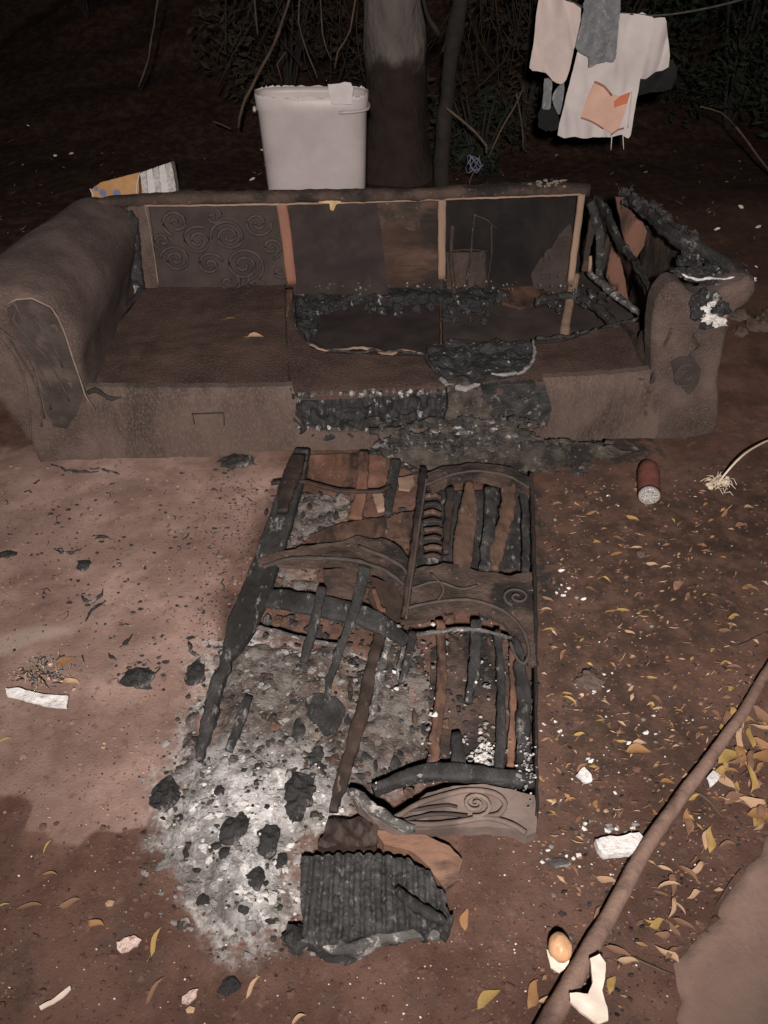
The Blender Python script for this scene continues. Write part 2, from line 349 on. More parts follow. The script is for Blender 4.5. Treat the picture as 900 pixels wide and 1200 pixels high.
# ------------------------------------------------------------------ mesh builder
class MB:
    def __init__(s):
        s.v = []; s.f = []; s.m = []; s.smooth = []

    def add(s, vs, fs, mi=0, sm=True):
        k = len(s.v)
        s.v += [tuple(q) for q in vs]
        for f in fs:
            s.f.append(tuple(i + k for i in f)); s.m.append(mi); s.smooth.append(sm)
        return s

    def build(s, name, mats, parent=None, base=None):
        if not isinstance(mats, (list, tuple)): mats = [mats]
        me = bpy.data.meshes.new(name)
        b = Vector((0, 0, 0))
        if parent is not None: b = Vector(parent.get('_b', (0, 0, 0)))
        elif base is not None: b = Vector(base)
        vs = np.array(s.v, float) - np.array(b)
        me.from_pydata(vs.tolist(), [], s.f)
        for mm in mats: me.materials.append(mm)
        me.polygons.foreach_set('material_index', s.m)
        me.polygons.foreach_set('use_smooth', s.smooth)
        me.update()
        o = bpy.data.objects.new(name, me)
        COL.objects.link(o)
        if parent is not None:
            o.parent = parent
            o['_b'] = tuple(b)
        else:
            o.location = b; o['_b'] = tuple(b)
        return o

    # a swept bar with a rounded rectangular section, irregular like wood or charcoal
    def bar(s, pts, wd, ht, up=Z, jit=0.0, sp=0.02, mi=0, taper=0.0, seed=0.0, n=8, freq=25, round_=0.35, caps=True):
        pts = [Vector(p) for p in pts]
        if not isinstance(wd, (list, tuple)): wd = [wd] * len(pts)
        if not isinstance(ht, (list, tuple)): ht = [ht] * len(pts)
        P = []; W = []; H = []
        for i in range(len(pts) - 1):
            L = (pts[i + 1] - pts[i]).length; k = max(1, int(L / sp))
            for j in range(k):
                t = j / k
                if len(pts) > 2:
                    p0 = pts[i - 1] if i > 0 else pts[i] * 2 - pts[i + 1]
                    p3 = pts[i + 2] if i + 2 < len(pts) else pts[i + 1] * 2 - pts[i]
                    p1, p2 = pts[i], pts[i + 1]
                    q = 0.5 * ((2 * p1) + (p2 - p0) * t + (2 * p0 - 5 * p1 + 4 * p2 - p3) * t * t + (3 * p1 - p0 - 3 * p2 + p3) * t ** 3)
                else:
                    q = pts[i].lerp(pts[i + 1], t)
                P.append(q); W.append(wd[i] * (1 - t) + wd[i + 1] * t); H.append(ht[i] * (1 - t) + ht[i + 1] * t)
        P.append(pts[-1]); W.append(wd[-1]); H.append(ht[-1])
        m = len(P); vs = []
        up = Vector(up)
        for i in range(m):
            t = (P[min(i + 1, m - 1)] - P[max(i - 1, 0)]).normalized()
            side = t.cross(up)
            if side.length < 1e-4: side = t.cross(Vector((0, 1, 0.01)))
            side.normalize(); nn = side.cross(t).normalized()
            e = 1.0
            if taper:
                q = i / (m - 1); e = min(1.0, (min(q, 1 - q) / taper) * 0.75 + 0.25)
            for k in range(n):
                a = 2 * pi * (k + 0.5) / n
                ca, sa = cos(a), sin(a)
                r = (abs(ca) ** (2 / round_ ** -1 * 1.0 + 0) if False else 1)
                # superellipse
                ex = 2 * round_ + 0.1
                x = math.copysign(abs(ca) ** ex, ca); y = math.copysign(abs(sa) ** ex, sa)
                vs.append(P[i] + side * (x * W[i] * e / 2) + nn * (y * H[i] * e / 2))
        if jit:
            A = np.array([tuple(q) for q in vs])
            d = np.stack([vn(A[:, 0] * freq + seed * 7.1 + 40 * c, A[:, 1] * freq + 3.3 * c, A[:, 2] * freq + seed)
                          + 0.6 * vn(A[:, 0] * freq * 2.7 + seed * 3.1 + 9 * c, A[:, 1] * freq * 2.7, A[:, 2] * freq * 2.7)
                          + 0.35 * vn(A[:, 0] * freq * 6 + 9 * c, A[:, 1] * freq * 6, A[:, 2] * freq * 6) for c in range(3)], 1)
            A = A + d * jit
            vs = A.tolist()
        fs = []
        for i in range(m - 1):
            for k in range(n):
                a = i * n + k; b = i * n + (k + 1) % n
                fs.append((a, b, b + n, a + n))
        if caps:
            fs.append(tuple(range(n - 1, -1, -1))); fs.append(tuple((m - 1) * n + k for k in range(n)))
        return s.add(vs, fs, mi)

    def tube(s, pts, r, n=6, jit=0.0, sp=0.03, mi=0, seed=0.0, taper=0.0, freq=20):
        if isinstance(r, (list, tuple)): r2 = [q * 2 for q in r]
        else: r2 = r * 2
        return s.bar(pts, r2, r2, jit=jit, sp=sp, mi=mi, seed=seed, n=n, taper=taper, round_=0.45, freq=freq, up=(0.13, 0.21, 0.97))

    def box(s, lo_, hi_, mi=0):
        x0, y0, z0 = lo_; x1, y1, z1 = hi_
        vs = [(x, y, z) for z in (z0, z1) for y in (y0, y1) for x in (x0, x1)]
        return s.add(vs, [(0, 2, 3, 1), (4, 5, 7, 6), (0, 1, 5, 4), (2, 6, 7, 3), (0, 4, 6, 2), (1, 3, 7, 5)], mi, False)

    def lump(s, c, r, jit=0.35, mi=0, seed=0.0, nu=10, nv=7, freq=2.2, flat=None):
        if not isinstance(r, (tuple, list)): r = (r, r, r)
        vs = []
        c = Vector(c)
        D = []
        for j in range(nv + 1):
            th = pi * j / nv
            for i in range(nu):
                ph = 2 * pi * i / nu
                D.append((sin(th) * cos(ph), sin(th) * sin(ph), cos(th)))
        D = np.array(D)
        q = 1 + jit * (vn(D[:, 0] * freq + seed * 9.7, D[:, 1] * freq + seed * 3.1, D[:, 2] * freq + seed)
                       + 0.5 * vn(D[:, 0] * freq * 2.6 + seed, D[:, 1] * freq * 2.6 + seed * 5, D[:, 2] * freq * 2.6))
        A = D * q[:, None] * np.array(r) + np.array(c)
        fs = []
        for j in range(nv):
            for i in range(nu):
                a = j * nu + i; b = j * nu + (i + 1) % nu
                fs.append((a, a + nu, b + nu, b))
        return s.add(A.tolist(), fs, mi, jit < 0.3)

    # a slab/sheet: outline in the plane's own 2D coordinates, relief h(a,b), thickness downwards
    def sheet(s, pl, poly, thick=0.01, sp=0.02, jit=0.0, h=None, mi=0, side=None, seed=0.0, sm=True, jf=40, rnd=0.0):
        out = []
        n = len(poly)
        for i in range(n):
            a = Vector(poly[i]); b = Vector(poly[(i + 1) % n]); k = max(1, int((b - a).length / sp))
            for j in range(k): out.append(a.lerp(b, j / k))
        O = np.array([tuple(q) for q in out])
        if jit:
            J = np.stack([vn(O[:, 0] * jf + seed, O[:, 1] * jf, 1.5) + 0.7 * vn(O[:, 0] * jf * 2.5 + seed, O[:, 1] * jf * 2.5, 4),
                          vn(O[:, 0] * jf, O[:, 1] * jf + seed, 7.5) + 0.7 * vn(O[:, 0] * jf * 2.5, O[:, 1] * jf * 2.5 + seed, 3)], 1)
            O = O + J * jit
        x0, y0 = O.min(0); x1, y1 = O.max(0)
        X, Y = np.meshgrid(np.arange(x0 + sp / 2, x1, sp), np.arange(y0 + sp / 2, y1, sp))
        X = X.ravel(); Y = Y.ravel()
        X = X + RNG.uniform(-.25, .25, X.shape) * sp; Y = Y + RNG.uniform(-.25, .25, Y.shape) * sp
        OL = [tuple(q) for q in O]
        if len(X):
            k = sdist(X, Y, OL) > sp * 0.45
            I = np.stack([X[k], Y[k]], 1)
        else:
            I = np.zeros((0, 2))
        pts = [Vector(q) for q in OL] + [Vector(q) for q in I.tolist()]
        r = geometry.delaunay_2d_cdt(pts, [], [list(range(len(OL)))], 1, 1e-6)
        V = np.array([tuple(q) for q in r[0]]); T = [tuple(f) for f in r[2]]
        H = h(V[:, 0], V[:, 1]) if h is not None else np.zeros(len(V))
        if rnd:
            de = np.abs(sdist(V[:, 0], V[:, 1], OL))
            H = H - rnd * (1 - np.sqrt(np.clip(1 - (1 - np.clip(de / rnd, 0, 1)) ** 2, 0, 1)))
        o = np.array(pl.o); u = np.array(pl.u); v = np.array(pl.v); nn = np.array(pl.n)
        A = o + V[:, :1] * u + V[:, 1:] * v + H[:, None] * nn
        # orient
        TT = []
        for f in T:
            a, b, c = (V[i] for i in f[:3])
            cr = (b[0] - a[0]) * (c[1] - a[1]) - (b[1] - a[1]) * (c[0] - a[0])
            TT.append(f if cr > 0 else f[::-1])
        s.add(A.tolist(), TT, mi, sm)
        B = o + V[:, :1] * u + V[:, 1:] * v + ((H - thick))[:, None] * nn
        s.add(B.tolist(), [f[::-1] for f in TT], mi, sm)
        cnt = {}
        for f in TT:
            for i in range(len(f)):
                e = (f[i], f[(i + 1) % len(f)])
                cnt[e] = 1
        side = mi if side is None else side
        vs = []; fs = []; sb = []
        for e in cnt:
            if (e[1], e[0]) not in cnt:
                k = len(vs)
                vs += [A[e[0]], A[e[1]], B[e[1]], B[e[0]]]
                fs.append((k + 3, k + 2, k + 1, k)); sb.append(float(V[e[0]][1]))
        if callable(side):
            for mi2 in (0, 1):
                idx = [q for q in range(len(fs)) if side(sb[q]) == mi2]
                s.add([tuple(vs[4 * q + c]) for q in idx for c in range(4)], [(4 * q + 3, 4 * q + 2, 4 * q + 1, 4 * q) for q in range(len(idx))], mi2, False)
        else:
            s.add([tuple(q) for q in vs], fs, side, False)
        return s


def tag(o, label=None, cat=None, group=None, kind=None):
    if label: o['label'] = label
    if cat: o['category'] = cat
    if group: o['group'] = group
    if kind: o['kind'] = kind
    return o


def empty(name, loc):
    o = bpy.data.objects.new(name, None); COL.objects.link(o)
    o.location = loc; o['_b'] = tuple(loc); o.empty_display_size = 0.1
    return o


def copy_tree(o, parent=None):
    c = o.copy(); COL.objects.link(c)
    if parent is not None: c.parent = parent
    for ch in [x for x in bpy.data.objects if x.parent == o]: copy_tree(ch, c)
    return c


def pxs(pl, pts): return [pl.px(*p) for p in pts]


def bump(am, fr, seed=0.0):
    return lambda a, b: am * fbm(a * fr + seed, b * fr + seed * 1.7, seed, 3)


# ------------------------------------------------------------------ the ground
DUST = [(-400, 520), (20, 520), (120, 520), (330, 515), (345, 560), (300, 640), (270, 720), (250, 790), (225, 860), (190, 930), (172, 968), (140, 975), (112, 972),
        (92, 992), (68, 988), (52, 972), (30, 972), (38, 945), (20, 935), (-60, 930), (-500, 930)]
ASHP = [(245, 765), (300, 740), (420, 760), (470, 760), (500, 800), (500, 925), (440, 945), (400, 960), (352, 1000), (352, 1098), (300, 1120), (262, 1112), (225, 1062),
        (205, 1020), (178, 985), (172, 940), (205, 900), (225, 850)]
WHITEP = [(190, 925), (240, 905), (330, 880), (372, 900), (392, 955), (350, 990), (345, 1085), (290, 1105), (250, 1085), (215, 1030), (182, 985)]
CHARP = [(430, 500), (640, 500), (770, 508), (775, 535), (640, 552), (640, 700), (600, 560), (470, 560), (420, 545)]
CHAR2 = [(300, 550), (490, 545), (640, 550), (640, 930), (560, 940), (400, 940), (240, 880), (270, 740)]
DARKR = [(628, 545), (900, 540), (1100, 560), (1000, 640), (880, 740), (800, 870), (740, 960), (690, 1010), (640, 1020), (625, 900)]
PALE = [(-40, 758), (0, 745), (45, 735), (80, 734), (84, 741), (50, 748), (10, 765), (-40, 785)]
YD = [(842, 860), (860, 835), (900, 825), (960, 860), (960, 960), (900, 965), (860, 950), (840, 905)]


def gpoly(P): return [tuple(atz(*p))[:2] for p in P]


gDUST, gASH, gWHITE, gCHAR, gCHAR2, gPALE, gDARKR = map(gpoly, (DUST, ASHP, WHITEP, CHARP, CHAR2, PALE, DARKR))


def G(x, y):
    x = np.asarray(x, float); y = np.asarray(y, float)
    h = 0.006 * fbm(x * 3, y * 3, 0.5, 3) + 0.0028 * fbm(x * 19, y * 19, 2.5, 3)
    h = h + 0.010 * np.clip(vn(x * 9 + 3, y * 9, 8.1) - 0.45, 0, 1)
    far = np.clip((y - 3.0) / 2.5, 0, 1)
    h = h + far * 0.03 * fbm(x * 2.2, y * 2.2, 5.5, 4)
    bank = np.clip((y - 5.2 - 0.5 * vn(x * 0.7, 0 * x, 3.3)) / 3.0, 0, 1)
    h = h + bank ** 1.3 * (0.9 + 0.25 * fbm(x * 1.3, y * 1.3, 6.5, 3))
    # trough and rise to the right behind the sofa
    h = h + 0.10 * np.exp(-((x - 2.6) / 0.8) ** 2 - ((y - 4.0) / 0.5) ** 2)
    return h


_gx = np.arange(-3.2, 4.2, 0.02); _gy = np.arange(0.2, 9.6, 0.02)
_GH = G(*np.meshgrid(_gx, _gy))


def g1(x, y):
    i = (x + 3.2) / 0.02; j = (y - 0.2) / 0.02
    if 0 <= i < len(_gx) - 1 and 0 <= j < len(_gy) - 1:
        a = int(i); b = int(j); fx = i - a; fy = j - b
        return float((_GH[b, a] * (1 - fx) + _GH[b, a + 1] * fx) * (1 - fy) + (_GH[b + 1, a] * (1 - fx) + _GH[b + 1, a + 1] * fx) * fy)
    return float(G(np.array([x]), np.array([y]))[0])


def gnd(px, py, up=0.0):
    p = atz(px, py, 0.0)
    for _ in range(3): p = atz(px, py, g1(p.x, p.y) + up)
    return p


def build_ground():
    xs = np.concatenate([np.array([-60, -35, -20, -12, -8, -6, -4.8]), np.arange(-4.0, -1.5, 0.05), np.arange(-1.5, 1.5, 0.0115), np.arange(1.5, 4.0, 0.05), np.array([4.8, 6, 8, 12, 20, 35, 60])])
    ys = np.concatenate([np.array([-60, -30, -12, -6, -3, -1.5, -0.6, -0.1]), np.arange(0.1, 0.36, 0.03), np.arange(0.36, 2.3, 0.0115), np.arange(2.3, 8.6, 0.045), np.array([9.5, 11, 14, 20, 35, 60, 90])])
    X, Y = np.meshgrid(xs, ys)
    Hh = G(X, Y)
    me = bpy.data.meshes.new('ground')
    nx, ny = len(xs), len(ys)
    V = np.stack([X.ravel(), Y.ravel(), Hh.ravel()], 1)
    idx = np.arange(nx * ny).reshape(ny, nx)
    F = np.stack([idx[:-1, :-1], idx[:-1, 1:], idx[1:, 1:], idx[1:, :-1]], -1).reshape(-1, 4)
    me.vertices.add(len(V)); me.vertices.foreach_set('co', V.ravel())
    me.loops.add(F.size); me.loops.foreach_set('vertex_index', F.ravel())
    me.polygons.add(len(F)); me.polygons.foreach_set('loop_start', np.arange(0, F.size, 4)); me.polygons.foreach_set('loop_total', np.full(len(F), 4))
    me.polygons.foreach_set('use_smooth', np.ones(len(F), bool))
    me.update()
    x = X.ravel(); y = Y.ravel()
    wob = 0.03 * fbm(x * 9, y * 9, 1.1, 4)

    def soft(poly, s, wb=1.0):
        return np.clip((sdist(x, y, poly) + wob * wb) / s + 0.5, 0, 1)
    sdu = sdist(x, y, gDUST) + wob * .35
    at = {'dust': np.clip(sdu / (0.012 + 0.16 * np.clip((y - 1.12) / .25, 0, 1)) + 0.5, 0, 1) * (0.75 + 0.25 * np.clip(fbm(x * 4, y * 4, 3.3), -1, 1)),
          'ash': np.maximum(soft(gASH, 0.20, 1.6) * 0.75, soft(gWHITE, 0.16, 1.5)),
          'char': np.maximum(soft(gCHAR, 0.10, 2.0), 0.45 * soft(gCHAR2, 0.12, 2.0)),
          'pale': soft(gPALE, 0.02, 0.5),
          'mould': soft(gDARKR, 0.30, 3.0),
          'far_dim': np.clip((y - 2.75 + wob * 6) / 1.2, 0, 1) * (1 - 0.35 * np.exp(-((x - 2.2) / 1.0) ** 2 - ((y - 3.6) / 1.0) ** 2))}  # last entry: light fading behind the sofa, painted as darker earth
    for k, a in at.items():
        A = me.attributes.new(k, 'FLOAT', 'POINT'); A.data.foreach_set('value', np.ascontiguousarray(a, np.float32))
    # material
    m = bpy.data.materials.new('yard_earth'); m.use_nodes = True
    nt = m.node_tree; N = nt.nodes; L = nt.links; b = N['Principled BSDF']
    b.inputs['Specular IOR Level'].default_value = 0.25
    tc = N.new('ShaderNodeTexCoord'); V_ = tc.outputs['Object']

    def noise(s, d=6, r=0.6):
        n = N.new('ShaderNodeTexNoise'); n.inputs['Scale'].default_value = s; n.inputs['Detail'].default_value = d
        n.inputs['Roughness'].default_value = r; L.new(V_, n.inputs['Vector']); return n.outputs[0]

    def rg(src, a, c, lo2=0.0, hi2=1.0):
        r = N.new('ShaderNodeMapRange'); r.interpolation_type = 'SMOOTHSTEP'
        for i, q in enumerate((a, c, lo2, hi2)): r.inputs[i + 1].default_value = q
        L.new(src, r.inputs[0]); return r.outputs[0]

    def mix(f, a, c):
        q = N.new('ShaderNodeMix'); q.data_type = 'RGBA'; L.new(f, q.inputs[0])
        for vv, s in ((a, q.inputs[6]), (c, q.inputs[7])):
            if isinstance(vv, tuple): s.default_value = (*vv, 1)
            else: L.new(vv, s)
        return q.outputs[2]

    def attr(nm):
        a = N.new('ShaderNodeAttribute'); a.attribute_name = nm; return a.outputs['Fac']

    def mul(a, c, op='MULTIPLY'):
        q = N.new('ShaderNodeMath'); q.operation = op
        for i, vv in enumerate((a, c)):
            if isinstance(vv, (int, float)): q.inputs[i].default_value = vv
            else: L.new(vv, q.inputs[i])
        q.use_clamp = True
        return q.outputs[0]
    wet = mix(rg(noise(4, 7, .65), .38, .62), (0.070, 0.036, 0.026), (0.132, 0.073, 0.055))
    wet = mix(rg(noise(13, 7, .7), .50, .68), wet, (0.078, 0.050, 0.040))
    wet = mix(rg(noise(24, 7, .75), .55, .70), wet, (0.150, 0.096, 0.078))
    wet = mix(rg(noise(90, 4, .7), .58, .70), wet, (0.025, 0.016, 0.013))
    wet = mix(rg(noise(150, 4, .7), .66, .72), wet, (0.24, 0.18, 0.15))
    dry = mix(rg(noise(6), .35, .65), (0.198, 0.127, 0.104), (0.285, 0.193, 0.163))
    dry = mix(rg(noise(40, 5), .55, .72), dry, (0.135, 0.086, 0.070))
    dry = mix(rg(noise(110, 4, .7), .62, .72), dry, (0.30, 0.22, 0.19))
    dry = mix(rg(noise(70, 6, .75), .62, .70), dry, (0.075, 0.05, 0.042))
    dry = mix(mul(rg(noise(4, 6, .65), .42, .62), 0.6), dry, (0.15, 0.096, 0.078))
    dn_ = N.new('ShaderNodeMath'); dn_.operation = 'MULTIPLY_ADD'; L.new(noise(16, 6, .6), dn_.inputs[0]); dn_.inputs[1].default_value = 0.55; L.new(attr('dust'), dn_.inputs[2])
    c = mix(rg(dn_.outputs[0], .58, 1.10), wet, dry)
    mo = mix(rg(noise(15, 7, .7), .42, .62), (0.034, 0.022, 0.016), (0.092, 0.052, 0.038))
    mo = mix(rg(noise(60, 6, .75), .60, .70), mo, (0.14, 0.095, 0.07))
    c = mix(mul(attr('mould'), 0.8), c, mo)
    c = mix(mul(attr('pale'), 0.7), c, (0.30, 0.235, 0.20))
    far_col = mix(rg(noise(17, 8, .78), .42, .62), (0.026, 0.013, 0.009), (0.070, 0.036, 0.025))  # dark reddish earth colour for the painted falloff
    c = mix(attr('far_dim'), c, far_col)
    cf = rg(mul(attr('char'), rg(noise(26, 6, .7), .25, .75, 0.1, 1.3)), 0.25, 0.75)
    c = mix(cf, c, (0.026, 0.023, 0.022))
    af = rg(mul(attr('ash'), rg(noise(22, 6, .72), .25, .7, 0.35, 1.35)), 0.22, 0.7)
    ac = mix(rg(noise(45, 5, .7), .4, .62), (0.15, 0.143, 0.138), (0.40, 0.385, 0.37))
    c = mix(af, c, ac)
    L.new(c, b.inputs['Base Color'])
    rr = rg(attr('dust'), 0, 1, 0.80, 0.95); L.new(rr, b.inputs['Roughness'])
    bp = N.new('ShaderNodeBump'); bp.inputs['Strength'].default_value = 0.8; bp.inputs['Distance'].default_value = 0.007
    hh = mul(mul(noise(38, 9, .75), 0.6), mul(noise(190, 5, .7), 0.45), 'ADD')
    L.new(hh, bp.inputs['Height']); L.new(bp.outputs[0], b.inputs['Normal'])
    me.materials.append(m)
    o = bpy.data.objects.new('ground', me); COL.objects.link(o)
    tag(o, 'bare reddish brown earth of the yard, dusty on the left', None, None, 'structure')


build_ground()

# ------------------------------------------------------------------ the sofa
A0 = atz(42, 541); B0 = atz(838, 511)
SU = (B0 - A0).normalized(); SV = Z.cross(SU).normalized()
LW = (B0 - A0).length
ZS = 0.232
sofa = empty('sofa', A0)
tag(sofa, 'long brown velour sofa with its seat burnt open and back stripped to the frame', 'sofa')


def S(u, v, z): return A0 + SU * u + SV * v + Z * z


FRONT = Plane(A0, SU, Z)              # normal towards the camera
assert FRONT.n.dot(SV) < 0
SEAT = Plane(S(0, 0, ZS), SU, SV)
BACK = Plane(S(0, 0.745, ZS), SU, Z * 0.31 + SV * 0.04)
INNER = Plane(S(1.99, 0, 0), -SV, Z)  # faces the seat
if INNER.n.dot(SU) > 0: INNER = Plane(S(1.99, 0, 0), SV, Z)
OUTER = Plane(S(2.19, 0, 0), SV, Z)
BEH = BACK.off(-0.05)


def part(name, mb, m, parent=sofa, label=None):
    o = mb.build(name, m, parent)
    if label: o['label'] = label
    return o


# left rolled arm: a lofted profile
prof = [(0.005, -0.02), (-0.008, 0.10), (-0.03, 0.19), (-0.075, 0.29), (-0.135, 0.37), (-0.165, 0.44), (-0.16, 0.51), (-0.115, 0.565), (-0.04, 0.595), (0.05, 0.603),
        (0.13, 0.59), (0.20, 0.555), (0.245, 0.49), (0.25, 0.41), (0.235, 0.33), (0.225, 0.23), (0.225, -0.02)]


def smoothp(P, k=5):
    out = []
    n = len(P)
    for i in range(n - 1):
        p0 = Vector(P[max(i - 1, 0)]); p1 = Vector(P[i]); p2 = Vector(P[i + 1]); p3 = Vector(P[min(i + 2, n - 1)])
        for j in range(k):
            t = j / k
            q = 0.5 * ((2 * p1) + (p2 - p0) * t + (2 * p0 - 5 * p1 + 4 * p2 - p3) * t * t + (3 * p1 - p0 - 3 * p2 + p3) * t ** 3)
            out.append((q.x, q.y))
    out.append(P[-1]); return out


pr = smoothp(prof, 4)
mb = MB()
cx, cz = 0.09, 0.33
stn = [(0.0, 0.0), (-0.002, 0.35), (-0.004, 0.72), (-0.002, 0.90), (0.008, 0.96), (0.024, 0.99), (0.05, 1.0)] + [(0.05 + 0.75 * k / 22, 1.0) for k in range(1, 23)] + [(0.81, 0.97), (0.815, 0.0)]
rows = []
for (v, sc) in stn:
    row = []
    for (u, z) in pr:
        cu = 0.105 if z < .2 else 0.105 - 0.06 * (z - .2) / .4
        uu = cu + (u - cu) * sc; zz = z - (1 - sc) * max(0, z - .25) * .5
        k = v / 0.8
        uu += 0.06 * k * max(0, (z - 0.25)) / 0.35      # tapers towards the back
        if u < .12: uu += (.12 - u) * .5 * k
        zz -= 0.045 * k * max(0, (z - 0.25)) / 0.35
        row.append((uu, v, zz))
    rows.append(row)
R_ = np.array(rows)
nr, nc = R_.shape[:2]
N_ = 0.006 * fbm(R_[..., 0] * 6, R_[..., 1] * 6, R_[..., 2] * 6, 3)
cen = np.array([cx, 0, cz]); dirv = R_ - cen; dirv[..., 1] = 0
dl = np.linalg.norm(dirv, axis=-1, keepdims=True) + 1e-6
R_ = R_ + dirv / dl * N_[..., None]
vs = [S(*q) for q in R_.reshape(-1, 3)]
fs = [(i * nc + j, (i + 1) * nc + j, (i + 1) * nc + j + 1, i * nc + j + 1) for i in range(nr - 1) for j in range(nc - 1)]
mb.add(vs, fs)
left_arm = part('armrest', mb, M['fabric'], label='intact rolled armrest with scrolled front')
# recessed dark scroll patch on the arm front, with welt
patch = [(8, 362), (20, 353), (38, 352), (58, 362), (73, 388), (83, 418), (92, 445), (97, 462), (92, 482), (78, 503), (62, 500), (52, 478), (48, 450), (40, 425), (24, 402), (12, 385)]
fp = FRONT.off(0.006)
mb = MB().sheet(fp, pxs(fp, patch), 0.006, 0.012, 0.002, bump(0.003, 25, 3))
o = part('scroll_panel', mb, M['panel_cloth'], left_arm)
o['label'] = 'darker worn panel on the arm front'
mb = MB()
mb.tube([fp.at(x, y, 0.004) for x, y in [(4, 358), (20, 350), (38, 349), (60, 359), (75, 386), (85, 417), (94, 443), (100, 462), (112, 480)]], 0.0028, 6, 0.0008)
part('welt', mb, M['welt'], left_arm)
mb = MB()
for pts in ([(14, 372), (30, 392), (52, 415), (70, 445), (82, 470)], [(24, 400), (40, 420), (56, 450), (60, 480)], [(40, 372), (60, 400), (74, 430)], [(2, 385), (25, 420), (42, 450), (52, 490)]):
    mb.tube([fp.at(x, y, 0.002) for x, y in pts], 0.003, 5, 0.001)
part('crease', mb, M['swirl_line'], left_arm)
mb = MB()
for pts in ([(-12, 372), (-6, 392), (10, 410), (26, 440), (34, 480), (36, 520)], [(-2, 352), (-8, 366), (-2, 384), (16, 400), (34, 424), (44, 458), (48, 500)], [(18, 356), (26, 372), (22, 388), (14, 380), (16, 368)]):
    mb.tube([fp.at(x, y, -0.002) for x, y in pts], 0.0042, 6, 0.0015)
o = part('raised_scroll', mb, M['fabric'], left_arm); o['kind'] = 'stuff'

# apron (front rail under the seat)
apL = [(100, 457), (200, 458), (300, 457), (343, 456), (348, 468), (346, 486), (356, 500), (378, 507), (440, 506), (488, 503), (500, 504), (540, 509), (560, 534), (400, 541), (240, 545), (95, 548)]
apL = [(x, y) for x, y in apL]


def ap_h(a, b):
    return 0.004 * fbm(a * 7, b * 5, 1.0, 3) + 0.0035 * vn(a * 60, b * 6, 2.0) - 0.016 * np.clip((b - (ZS - 0.03)) / 0.04, 0, 1) ** 2


FA = FRONT.off(0.0)
mb = MB().sheet(FA, pxs(FA, apL), 0.025, 0.012, 0.002, ap_h)
part('front_rail', mb, M['fabric_apron'], label='left half of the front rail, pale dusty velour')
apR = [(638, 446), (700, 442), (768, 437), (772, 470), (770, 530), (640, 535), (560, 540), (555, 505), (600, 505), (640, 500), (646, 480)]
mb = MB().sheet(FA, pxs(FA, apR), 0.025, 0.012, 0.003, ap_h)
part('front_rail', mb, M['fabric_apron'], label='right half of the front rail')
apM = [(520, 455), (560, 452), (640, 448), (648, 475), (644, 503), (600, 508), (540, 512), (505, 505)]
FM = FRONT.off(-0.008)
mb = MB().sheet(FM, pxs(FM, apM), 0.02, 0.010, 0.004, lambda a, b: 0.007 * fbm(a * 30, b * 30, 4.0, 3))
part('scorched_rail_cover', mb, M['char'])
# stapled square tear in the apron
mb = MB()
mb.bar([FA.at(225, 484, 0.004), FA.at(262, 483, 0.004)], 0.005, 0.004, up=-SV, jit=0.001)
mb.bar([FA.at(262, 483, 0.003), FA.at(263, 498, 0.003)], 0.003, 0.003, up=-SV, jit=0.001)
mb.bar([FA.at(226, 484, 0.003), FA.at(228, 496, 0.003)], 0.003, 0.003, up=-SV, jit=0.001)
part('square_tear', mb, M['stem_dark'])
mb = MB()
mb.tube([FA.at(x, y, -0.004) for x, y in [(103, 461), (112, 458), (122, 464), (130, 468), (142, 466)]], [0.006, 0.009, 0.006, 0.008, 0.002], 7, 0.003, sp=0.01)
part('torn_corner', mb, M['stem_dark'])

# burnt foam in the apron
nf = [(342, 458), (420, 456), (525, 454), (540, 470), (528, 500), (488, 508), (380, 512), (345, 505)]
FN = FRONT.off(-0.022)


def foam_h(a, b):
    r = np.abs(np.sin(a * 62 + 1.8 * vn(a * 14, b * 22, 1.0) + b * 6))
    return 0.020 * (1 - r) ** 0.7 + 0.012 * fbm(a * 34, b * 34, 2.0, 4)


mb = MB().sheet(FN, pxs(FN, nf), 0.02, 0.006, 0.003, foam_h)
part('burnt_foam', mb, M['foam_char'], label='corrugated black burnt foam in the front rail')
mb = MB()
for i in range(46):
    t = i / 45
    x = 350 + 170 * t + random.uniform(-3, 3); y = 461 + random.uniform(-3, 3) if i % 3 else 503 + random.uniform(-3, 2)
    mb.lump(FRONT.at(x, y, 0.002), random.uniform(0.004, 0.010), 0.5, 0, i * 1.3, 7, 5)
o = part('ash_crumb', mb, M['char_ash']); o['kind'] = 'stuff'

# seat: cloth with a burnt hole
TH = 0.030


def seat_h(a, b):
    return 0.008 * fbm(a * 4, b * 4, 7.0, 3) + 0.002 * fbm(a * 28, b * 28, 3.0, 2) - 0.004 * np.clip((0.04 - b) / 0.03, 0, 1) ** 2


seatL = [(98, 470), (112, 405), (128, 390), (165, 347), (175, 325), (343, 325), (343, 352), (346, 383), (364, 408), (384, 413), (440, 414), (492, 416), (503, 430), (520, 452), (520, 461), (345, 464), (200, 465)]
mb = MB().sheet(SEAT, [(a, max(b, .010)) for a, b in pxs(SEAT, seatL)], TH, 0.016, 0.0025, seat_h, 0, lambda b: 0 if b < .04 else 1)
seat1 = part('seat', mb, [M['fabric_seat'], M['char']], label='left and middle part of the seat cloth, dark brown and still whole')
seatR = [(500, 462), (522, 446), (560, 447), (600, 442), (622, 425), (628, 402), (660, 398), (705, 386), (745, 377), (770, 370), (775, 400), (772, 446), (700, 450), (640, 453), (560, 459)]
mb = MB().sheet(SEAT, [(a, max(b, .010)) for a, b in pxs(SEAT, seatR)], TH, 0.016, 0.003, seat_h, 0, lambda b: 0 if b < .04 else 1)
seat2 = part('seat', mb, [M['fabric_seat'], M['char']], label='right part of the seat cloth beyond the burnt hole')
